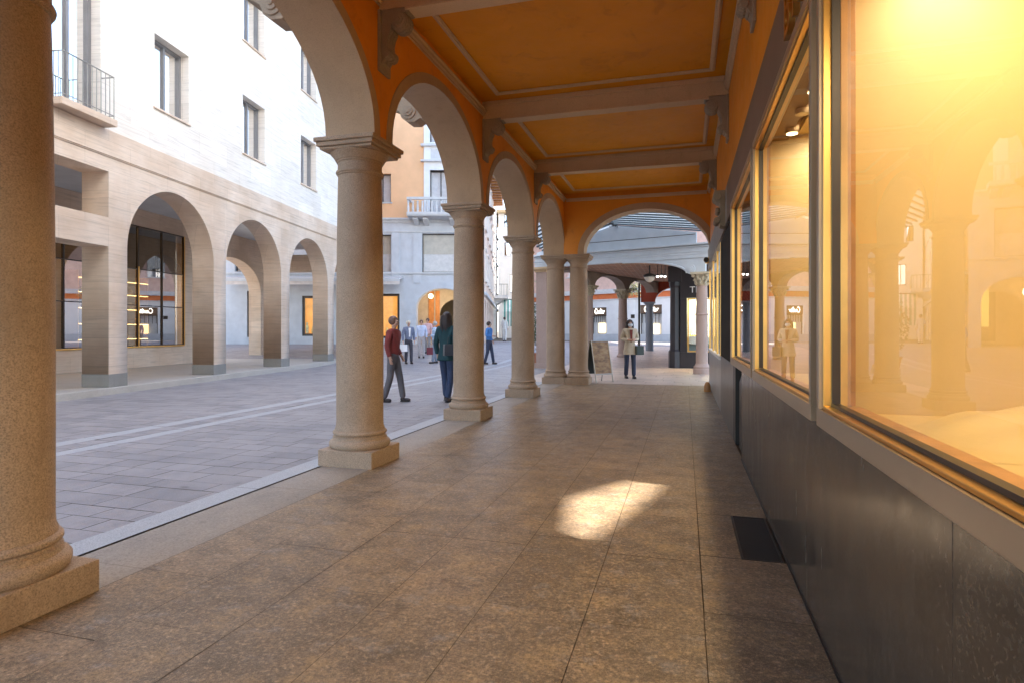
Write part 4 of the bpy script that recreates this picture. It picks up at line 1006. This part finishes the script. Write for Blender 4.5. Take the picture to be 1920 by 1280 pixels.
# white building across the square behind the passage
w0, w1 = camw(2.2,52), camw(13.5,41.2)
wb = thing('rusticated_building', 'white rusticated building with an orange frieze seen through the far columns', 'building', (w0[0],w0[1],0), math.atan2(w1[1]-w0[1],w1[0]-w0[0]))
LW = math.hypot(w1[0]-w0[0],w1[1]-w0[1])
def wfind(p):   # pixel x -> distance along the facade, and view depth there
    lo_, hi_ = 0., 1.
    for _ in range(40):
        f = (lo_+hi_)/2; xc = 2.2+(13.5-2.2)*f; Z = 52+(41.2-52)*f
        if 960+1130*xc/Z < p: lo_ = f
        else: hi_ = f
    return f*LW, Z
def wz(y, Z): return 1.4-(y-620)*Z/1130
rects = []
u0, Z0 = wfind(1109); u1, _ = wfind(1137); z_t, z_b = wz(576.5,47), wz(630,47)
s0, _ = wfind(1199); s1, _ = wfind(1241)
rects = [(u0,u1,z_b,z_t),(s0,s1,.6,wz(572,44.5)),(wfind(1040)[0],wfind(1058)[0],z_b,z_t),(wfind(1280)[0],wfind(1310)[0],z_b,z_t)]
zf0, zf1 = wz(560,46), wz(550,46)
q = wall_rects(-1, LW+2, 0, zf0, rects, 0, .35); q.build('ground_floor_wall', M['render_white'], wb, recalc=False)
for (a, b) in ((-1,u0-.5),(u1+.45,s0-.45),(s1+.4,LW+2)):
    m = MB(); m.box(a,b,-.022,-.001,1.15,zf0-.13); zz = 1.2
    while zz < zf0-.35:
        x_ = a
        while x_ < b: m.box(x_+.012,min(x_+2.2,b)-.012,-.035,-.023,zz,zz+.34); x_ += 2.2
        zz += .37
    m.build('rustication', M['render_white'], wb)
MB().box(-1,LW+2,-.05,-.0015,.0,1.14).build('plinth', M['render_grey'], wb)
MB().box(-1,LW+2,-.02,.3,zf0+.001,zf1).build('orange_frieze', plain('orange_frieze_paint', (.72,.20,.07), .8), wb)
m = MB(); m.box(-1,LW+2,-.25,.3,zf1+.001,zf1+.22); m.box(-1,LW+2,-.12,.3,zf1+.221,zf1+.36); m.box(-1,LW+2,-.08,-.0215,zf0-.12,zf0-.001); m.build('cornice', M['cornice'], wb)
ups = [(k*3.2,k*3.2+1.3,zf1+1.5,zf1+3.6) for k in range(0,5)]
wall_rects(-1, LW+2, zf1+.36, 13, ups, .05, .3).build('upper_wall', plain('pink_render', (.72,.50,.42), .85), wb, recalc=False)
for o_ in ups: window(wb, *o_, y=.3, back='curtain', frame='pale')
MB().box(-1,LW+2,.4,8,0,12.9).build('core', M['render_white'], wb)
for (a, b, c, d) in rects:
    f_ = window(wb, a, b, c, d-.62, y=.2, back='render_grey', glassm='glass', sill=False, mull=0)
    MB().box(a,b,.12,.2,d-.62,d).build('sign_board', plain('brown_sign_board', (.14,.09,.06), .5), f_)
    m = MB(); m.box(a+(b-a)*.35,a+(b-a)*.8,.27,.30,c+.25,c+(d-.62-c)*.62); m.build('lit_display', emis('lit_display_glow', (1,.72,.35), .8), f_)
    m = MB()
    for k in range(7): m.box(a+.08+(b-a-.2)*k/6,a+.12+(b-a-.2)*k/6,.24,.26,c+(d-.62-c)*.66,d-.64)
    m.build('bars', M['dark_frame'], f_)
    # joined script lettering drawn as a stroke: Cartier
    W_ = (b-a)*.62; X0 = a+(b-a)*.2; H = .42; zb = d-.50
    st = []
    def S1(pts): st.append([(X0+W_*x_, .105, zb+H*z_) for x_, z_ in pts])
    S1([(.19,.80),(.15,.95),(.07,.95),(.0,.65),(.0,.30),(.06,.05),(.15,.05),(.22,.25)])                                  # C
    S1([(.33,.50),(.27,.55),(.22,.35),(.25,.08),(.31,.15),(.35,.50),(.34,.15),(.39,.08)])                                # a
    S1([(.39,.08),(.43,.45),(.44,.25),(.44,.08),(.46,.40),(.51,.52),(.53,.45)])                                          # r
    S1([(.60,.95),(.57,.45),(.56,.12),(.60,.06),(.64,.20)]); S1([(.52,.62),(.72,.66)])                                   # t
    S1([(.64,.20),(.68,.50),(.67,.15),(.71,.08),(.74,.2)]); S1([(.69,.72),(.70,.78)])                                    # i
    S1([(.74,.25),(.80,.38),(.81,.52),(.77,.52),(.74,.28),(.78,.06),(.85,.15)])                                          # e
    S1([(.85,.15),(.88,.50),(.88,.08),(.91,.40),(.97,.55),(1.0,.48)])                                                    # r
    m = MB()
    for s_ in st: m.tube(s_, .028, 5)
    m.build('sign_script', M['signlit'], f_)
bx_, Zb = wfind(1187); MB().box(bx_-.16,bx_+.16,-.06,-.031,wz(597,Zb),wz(590,Zb)).build('wall_plaque', M['dark_frame'], wb)
u_, Zu = wfind(1185)

# ------------------------------------------------------------------ plants
M['leaf'] = plain('leaves', (.07,.11,.04), .6, 0, .5, 30)
M['leaf2'] = plain('dry_leaves', (.30,.27,.10), .6, 0, .4, 30)
def leaves(n, cx, cz, rx, rz, size, seed, droop=0):
    r_ = random.Random(seed); m = MB()
    for _ in range(n):
        v = Vector((r_.gauss(0,1),r_.gauss(0,1),r_.gauss(0,1))).normalized()*r_.random()**.4
        p = Vector((cx+v.x*rx, v.y*rx, cz+v.z*rz)); a = Vector((r_.gauss(0,1),r_.gauss(0,1),r_.gauss(0,1)-droop)).normalized(); b = a.orthogonal().normalized()
        L_ = size*r_.uniform(.6,1.3); m.quad(p-a*L_, p+b*L_*.35, p+a*L_, p-b*L_*.35)
    return m
p_ = px(1008,24); g = thing('potted_shrub', 'leafy shrub in a terracotta pot behind the fourth and fifth columns', 'plant', (p_[0],p_[1],gz(p_[0],p_[1])))
MB().lathe([(.18,0),(.26,.45),(.29,.46),(.29,.52),(.24,.52)], n=20).build('pot', plain('terracotta', (.40,.16,.09), .8), g, 40)
MB().tube([(0,0,.5),(.02,0,1.4)], .03, 8).build('stem', M['wood'], g)
leaves(900, 0, 1.6, .5, 1.0, .06, 3).build('foliage', M['leaf'], g, merge=False, recalc=False)
p_ = px(1187,37); g = thing('hanging_basket', 'hanging basket of pale trailing flowers framed by the right hand far arch', 'plant', (p_[0],p_[1],0))
MB().lathe([(.02,3.75),(.22,3.85),(.28,4.0)], n=16).build('basket', M['dark_frame'], g)
MB().tube([(0,0,3.95),(0,0,5.6)], .012, 5).build('chain', M['dark_frame'], g)
leaves(700, 0, 3.95, .75, .55, .06, 5, .4).build('foliage', M['leaf2'], g, merge=False, recalc=False)
p_ = px(300,34); 
p_ = px(338,22); 

# ------------------------------------------------------------------ A-board
ax, ay = px(1123,16.6)[:2]
g = thing('sandwich_board', 'wooden sandwich board with a metal frame standing in the passage mouth', 'sign', (ax,ay,.0), rad(48))
def board(sgn, mat, name, lab=None):
    lean = .20
    def Q(x, f, d): return (x, sgn*(.02+lean*1.12*f)+sgn*d, 1.12*(1-f))
    m = MB(); hw = .30
    pts = [Q(-hw,.02,0),Q(hw,.02,0),Q(hw,.80,0),Q(-hw,.80,0)]; pb = [Q(-hw,.02,-.02),Q(hw,.02,-.02),Q(hw,.80,-.02),Q(-hw,.80,-.02)]
    m.quad(*pts); m.quad(*pb)
    for i in range(4): j = (i+1) % 4; m.quad(pts[i],pts[j],pb[j],pb[i])
    b_ = m.build(name, mat, g)
    m = MB()
    for x in (-hw,hw): m.tube([Q(x,0,0),Q(x,1.0,0)], .016, 8)
    for f in (.01,.80): m.tube([Q(-hw,f,0),Q(hw,f,0)], .016, 8)
    m.build('frame', plain('board_metal', (.45,.42,.38), .4, .7), b_)
wm = NT('poster_wood'); f = wm.noise(5, 6, .6, sc=(1,1,2.2)); wm.col(wm.ramp(f, [(.3,(.16,.08,.03)),(.5,(.34,.19,.07)),(.7,(.46,.30,.13))])); wm.rough(.5)
board(-1, wm.m, 'front_board'); board(1, plain('chalk_board', (.045,.055,.05), .7), 'rear_board')
g.location.z = .005

# ------------------------------------------------------------------ things shown in the windows
p = MB(); rr = random.Random(9); n_ = 22
for i in range(n_):
    for j in range(n_):
        pass
def mound(cx, cy, rx, ry, h, z0, seed):
    r_ = random.Random(seed); N = 26; ph = [r_.uniform(0,6.28) for _ in range(6)]; m = MB()
    def hgt(x, y):
        d = math.hypot(x, y); k = max(0, 1-d*d); return h*k*(.75+.18*math.sin(5*x+ph[0])*math.cos(4*y+ph[1])+.1*math.sin(11*x+ph[2]+3*y)+.08*math.cos(13*y+ph[3]))
    g_ = [[(cx+rx*(2*i/N-1), cy+ry*(2*j/N-1), z0+max(0,hgt(2*i/N-1,2*j/N-1))) for j in range(N+1)] for i in range(N+1)]
    for i in range(N):
        for j in range(N): m.quad(g_[i][j],g_[i+1][j],g_[i+1][j+1],g_[i][j+1])
    return m
o = mound(1.15,2.25,.42,.42,.13,1.061,2).build('display_cloth', M['cream'], None, 60); tag(o, 'cream cloth heaped on the floor of the nearest display window', 'cloth')
m = MB(); m.lathe([(.10,0),(.11,.02),(.03,.04),(.03,.10),(.10,.16),(.13,.24),(.08,.32),(.04,.36)], n=20)
for k in range(26): a = k*.7; m.tube([(.10*math.cos(a),.10*math.sin(a),.26),(.16*math.cos(a+.5),.16*math.sin(a+.5),.34+.03*math.sin(k)),(.10*math.cos(a+1),.10*math.sin(a+1),.42)], .008, 4)
m.v = [(x+.80,y+3.35,z+1.061) for x,y,z in m.v]
o = m.build('jewellery_bust', plain('antique_gold', (.30,.20,.08), .35, .6, .4, 12), None, 50); tag(o, 'dark gold wreathed bust in the second display window', 'ornament')

# ------------------------------------------------------------------ people
def skin(name, chains, mat, parent, sub=2, root=0):
    """chains: lists of (x,y,z,r); points that coincide are joined"""
    V = []; R = []; E_ = []; idx = {}
    for ch in chains:
        prev = None
        for x, y, z, r_ in ch:
            k = (round(x,3),round(y,3),round(z,3))
            if k not in idx: idx[k] = len(V); V.append((x,y,z)); R.append(r_)
            i = idx[k]
            if prev is not None and prev != i: E_.append((prev,i))
            prev = i
    me = bpy.data.meshes.new(name); me.from_pydata(V, E_, [])
    o = bpy.data.objects.new(name, me); COL.objects.link(o); me.materials.append(mat)
    if parent: o.parent = parent
    md = o.modifiers.new('skin', 'SKIN'); md.use_smooth_shade = True
    if not me.skin_vertices:
        bm = bmesh.new(); bm.from_mesh(me); bm.verts.layers.skin.verify(); bm.to_mesh(me); bm.free()
    for i, s in enumerate(me.skin_vertices[0].data):
        r_ = R[i]; s.radius = r_ if isinstance(r_, tuple) else (r_, r_); s.use_root = (i == root)
    sb = o.modifiers.new('sub', 'SUBSURF'); sb.levels = sub; sb.render_levels = sub
    return o
SK = plain('skin_tone', (.55,.33,.24), .55, 0, .05)
def person(label, loc, rz, H, top, legs, hair='short', hairc=(.05,.03,.02), coat=0, stride=.12, arms=('down','down'), mask=False, shoes=(.04,.03,.03), inner=None, group='people walking across the square', wide=1.):
    k = H/1.75; t = thing('person', label, 'person', loc, rz, group)
    tm = plain('cloth_top', top, .85, 0, .12, 12, .3, 60); lm = plain('cloth_legs', legs, .85, 0, .12, 12, .3, 60); sm = plain('shoe', shoes, .5)
    hm = plain('hair', hairc, .5, 0, .4, 60, .5, 120)
    P = lambda x, y, z: (x*k, y*k, z*k)
    hip, waist, chest, neck = .93, 1.08, 1.32, 1.49
    fl, fr = -stride, stride              # front / back feet (y)
    legL = [(0,0,hip),( .09,0,.90),( .10,fl*.45-.02,.50),( .10,fl,.09)]; legR = [(0,0,hip),(-.09,0,.90),(-.10,fr*.35-.03,.50),(-.10,fr,.10)]
    def arm(s, pose):
        sh = (s*.175*wide,0,1.435)
        if pose == 'down': return [sh,(s*.24*wide,.03,1.16),(s*.245*wide,-.04,.92)]
        if pose == 'swing': return [sh,(s*.24*wide,.08,1.17),(s*.23*wide,-.06,.95)]
        if pose == 'bent': return [sh,(s*.25*wide,.03,1.17),(s*.10,-.20,1.16)]
        if pose == 'face': return [sh,(s*.26*wide,-.08,1.20),(s*.07,-.20,1.38)]
        return [sh,(s*.26,.0,1.17),(s*.30,-.05,.93)]
    A = [arm(1,arms[0]), arm(-1,arms[1])]
    def C(pts, rs): return [(*P(*p), tuple(q*k for q in r_) if isinstance(r_, tuple) else r_*k) for p, r_ in zip(pts, rs)]
    yoke = (0,.005,1.425)
    ch = [C([(0,0,hip),(0,0,waist),(0,0,chest),yoke,(0,0,neck),(0,-.012,1.56),(0,-.02,1.645),(0,-.01,1.71)], [(.14,.10),(.12,.09),(.14,.095),(.11,.07),.048,.050,(.074,.092),(.058,.068)]),
          C(legL, [(.15,.11),.085,.058,.04]), C(legR, [(.15,.11),.085,.058,.04]),
          C([yoke]+A[0], [(.11,.07),.050,.040,.028]), C([yoke]+A[1], [(.11,.07),.050,.040,.028]),
          C([(0,-.02,1.645),(0,-.112,1.635)], [(.074,.092),.014])]
    for s, a in ((1,A[0]),(-1,A[1])):   # hand: palm, four fingers, thumb
        w_, e = Vector(a[2]), Vector(a[1]); d = (w_-e).normalized(); sd = Vector((0,-1,0)) if abs(d.y) < .8 else Vector((0,0,1)); sd = (sd-d*sd.dot(d)).normalized()
        palm = w_+d*.065; ch.append(C([tuple(w_),tuple(palm)], [.028,(.030,.018)]))
        for q in range(4):
            b = palm+sd*(.024-.016*q); L_ = (.052,.060,.056,.044)[q]; b1 = b+d*.02; tip = b1+d*L_*.6+Vector((-s*.01,0,0)); tip2 = tip+d*L_*.4+Vector((-s*.018,0,0))
            ch.append(C([tuple(palm),tuple(b1),tuple(tip),tuple(tip2)], [(.030,.018),.0088,.008,.0065]))
        ch.append(C([tuple(w_),tuple(w_+d*.03+sd*.03),tuple(w_+d*.06+sd*.042)], [.028,.011,.008]))
    skin('body', ch, SK, t, 2)
    # trousers
    g1 = .012
    ch = [C([(0,0,hip),(0,0,waist-.02)], [(.165,.125),(.142,.112)]), C(legL[:3]+[(.10,fl,.065)], [(.165,.125),.100,.074,.066]), C(legR[:3]+[(-.10,fr,.07)], [(.165,.125),.100,.074,.066])]
    skin('trousers', ch, lm, t, 2)
    # jacket or coat
    bot = hip-.06-coat
    tor = [(0,0,chest),(0,0,waist+.02),(0,0,hip)] + ([(0,0,bot+.03),(0,0,bot),(0,0,bot-.012)] if coat else [])
    cl = (.20,.155) if coat else (.17,.13)
    ch = [C(tor, [(.175*wide,.130),(.160*wide,.128),(cl if coat else (.175,.135))] + ([(.225,.175),(.23,.18),(.20,.15)] if coat else [])), C([(0,0,chest),yoke,(0,.0,1.515)], [(.175*wide,.130),(.155,.105),(.062,.062)])]
    for a in A:
        w_ = Vector(a[1]).lerp(Vector(a[2]), .95); ch.append(C([yoke,a[0],a[1],tuple(w_)], [(.15,.105),.080,.062,.050]))
    skin('coat' if coat else 'jacket', ch, tm, t, 2)
    if inner:
        m = MB(); m.quad(P(-.05,-.135,1.46),P(.05,-.135,1.46),P(.02,-.160,1.10),P(-.02,-.160,1.10)); m.quad(P(-.05,-.10,1.46),P(.05,-.10,1.46),P(.02,-.120,1.10),P(-.02,-.120,1.10)); m.build('shirt', plain('shirt_cloth', inner, .8), t)
    # shoes
    for (x, y, z) in ((.10,fl,.0),(-.10,fr,.0)):
        m = MB(); m.ball((x*k,(y-.085)*k,.042*k), .050*k, 14, 8, (.92,1.7,.78)); m.ball((x*k,(y+.01)*k,.050*k), .046*k, 12, 8, (.9,1.2,1.05)); m.box((x-.036)*k,(x+.036)*k,(y-.15)*k,(y+.05)*k,0,.018*k); m.build('shoe', sm, t, 60)
    # hair
    m = MB()
    if hair != 'bald':
        m.ball(P(0,.012,1.68), .100*k, 16, 12, (.93,1.02,1.0))
        m.v = [(x,y if y > -.055*k or z > 1.725*k else -.055*k+(y+.055*k)*.1,z) for x,y,z in m.v]
    if hair == 'long':
        for q in range(26):
            a = math.pi*(-.15+1.3*q/25); cx_, cyy = .095*math.cos(a), .03+.085*math.sin(a)
            m.tube([P(cx_,cyy,1.70),P(cx_*1.12,cyy*1.1,1.56),P(cx_*1.3+random.uniform(-.01,.01),cyy*1.05,1.40+random.uniform(-.03,.03))], [.022*k,.026*k,.010*k], 6)
    m.build('hair', hm, t, 70)
    # face
    for s in (-1,1): MB().ball(P(s*.033,-.103,1.655), .011*k, 8, 6).build('eye', M['black'], t)
    if mask:
        m = MB(); m.ball(P(0,-.055,1.605), .078*k, 16, 10, (.95,.95,.75)); m.build('face_mask', plain('mask_cloth', (.62,.66,.72), .9), t, 60)
    else:
        MB().ball(P(0,-.112,1.60), .016*k, 8, 6, (1.5,.5,.4)).build('mouth', plain('lips', (.40,.16,.13), .5), t)
    return t
def at(p, Z): q = px(p, Z); return (q[0], q[1], gz(q[0],q[1])+.004)
FACE = YAW
person('woman in a cream coat and jeans with long dark hair and a face mask', at(1181,17.8), FACE+.1, 1.70, (.55,.47,.36), (.035,.045,.085), 'long', (.04,.025,.02), coat=.14, arms=('bent','bent'), mask=True, inner=(.20,.04,.03), stride=.08, group='people walking towards the arcade')
person('grey haired man in a blue grey blazer holding a white shopping bag', at(766,25), FACE+.5, 1.76, (.17,.20,.30), (.05,.05,.07), 'short', (.62,.56,.46), arms=('down','down'), stride=.06, inner=(.8,.8,.82))
person('person in a red jacket and grey trousers walking just beyond the second column', at(738,11.9), FACE+1.3, 1.66, (.24,.045,.04), (.13,.12,.13), 'short', (.22,.12,.08), stride=.17, arms=('swing','down'))
person('person in a dark teal jacket and jeans seen beside the third column', at(838,12.0), FACE+2.7, 1.74, (.015,.055,.065), (.04,.06,.12), 'long', (.03,.02,.02), stride=.14, arms=('down','swing'), coat=.05)
person('person in a light blue shirt holding a dark red bag on the square', at(815,25.2), FACE-1.3, 1.72, (.45,.57,.75), (.22,.27,.36), 'short', (.45,.42,.40), stride=.10, arms=('bent','down'))
person('person in a pale lilac top just right of the man in the blazer', at(790,27.5), FACE+.2, 1.70, (.55,.62,.80), (.42,.40,.42), 'short', (.14,.08,.05), stride=.05)
person('person in a pale pink shirt standing at the very back of the group', at(802,29.5), FACE-.3, 1.68, (.72,.48,.50), (.30,.28,.28), 'short', (.10,.06,.04), stride=.05)
person('person in bright blue seen just right of the third column', at(917,24.8), FACE+1.2, 1.72, (.07,.22,.55), (.04,.05,.09), 'short', (.05,.03,.02), stride=.16, arms=('swing','bent'))
person('distant person dressed all in white at the mouth of the lane', at(946,45), FACE+2.9, 1.78, (.75,.72,.68), (.75,.72,.68), 'short', (.08,.05,.04), stride=.09, arms=('bent','down'))
# bags
def bag(label, p, Z, z, w_, h_, mat, name='shopping_bag', rot=0):
    q = px(p, Z); g = thing(name, label, 'bag', (q[0],q[1],z), YAW+rot)
    MB().ext([(-w_/2,0),(w_/2,0),(w_/2*.96,h_),(-w_/2*.96,h_)], 'y', -.06, .06).build('bag_body', mat, g, bevel=.006)
    MB().tube([(-w_*.25,0,h_),(-w_*.2,0,h_+.12),(0,0,h_+.17),(w_*.2,0,h_+.12),(w_*.25,0,h_)], .006, 6).build('handle', M['black'], g)
bag('white paper shopping bag held by the man in the blazer', 756,24.6,.56,.34,.28, plain('white_paper', (.80,.80,.84), .7))
bag('dark red handbag held low by the person in the light blue shirt', 806,25.0,.42,.26,.30, plain('maroon_leather', (.16,.02,.04), .5), 'handbag')
bag('dark green handbag held at the elbow by the woman in the cream coat', 1199,17.7,.70,.24,.26, plain('green_leather', (.035,.05,.045), .5), 'handbag', .3)
bag('grey shoulder bag on the hip of the person in the teal jacket', 846,11.75,.92,.30,.22, plain('grey_leather', (.06,.07,.09), .5), 'shoulder_bag', .4)
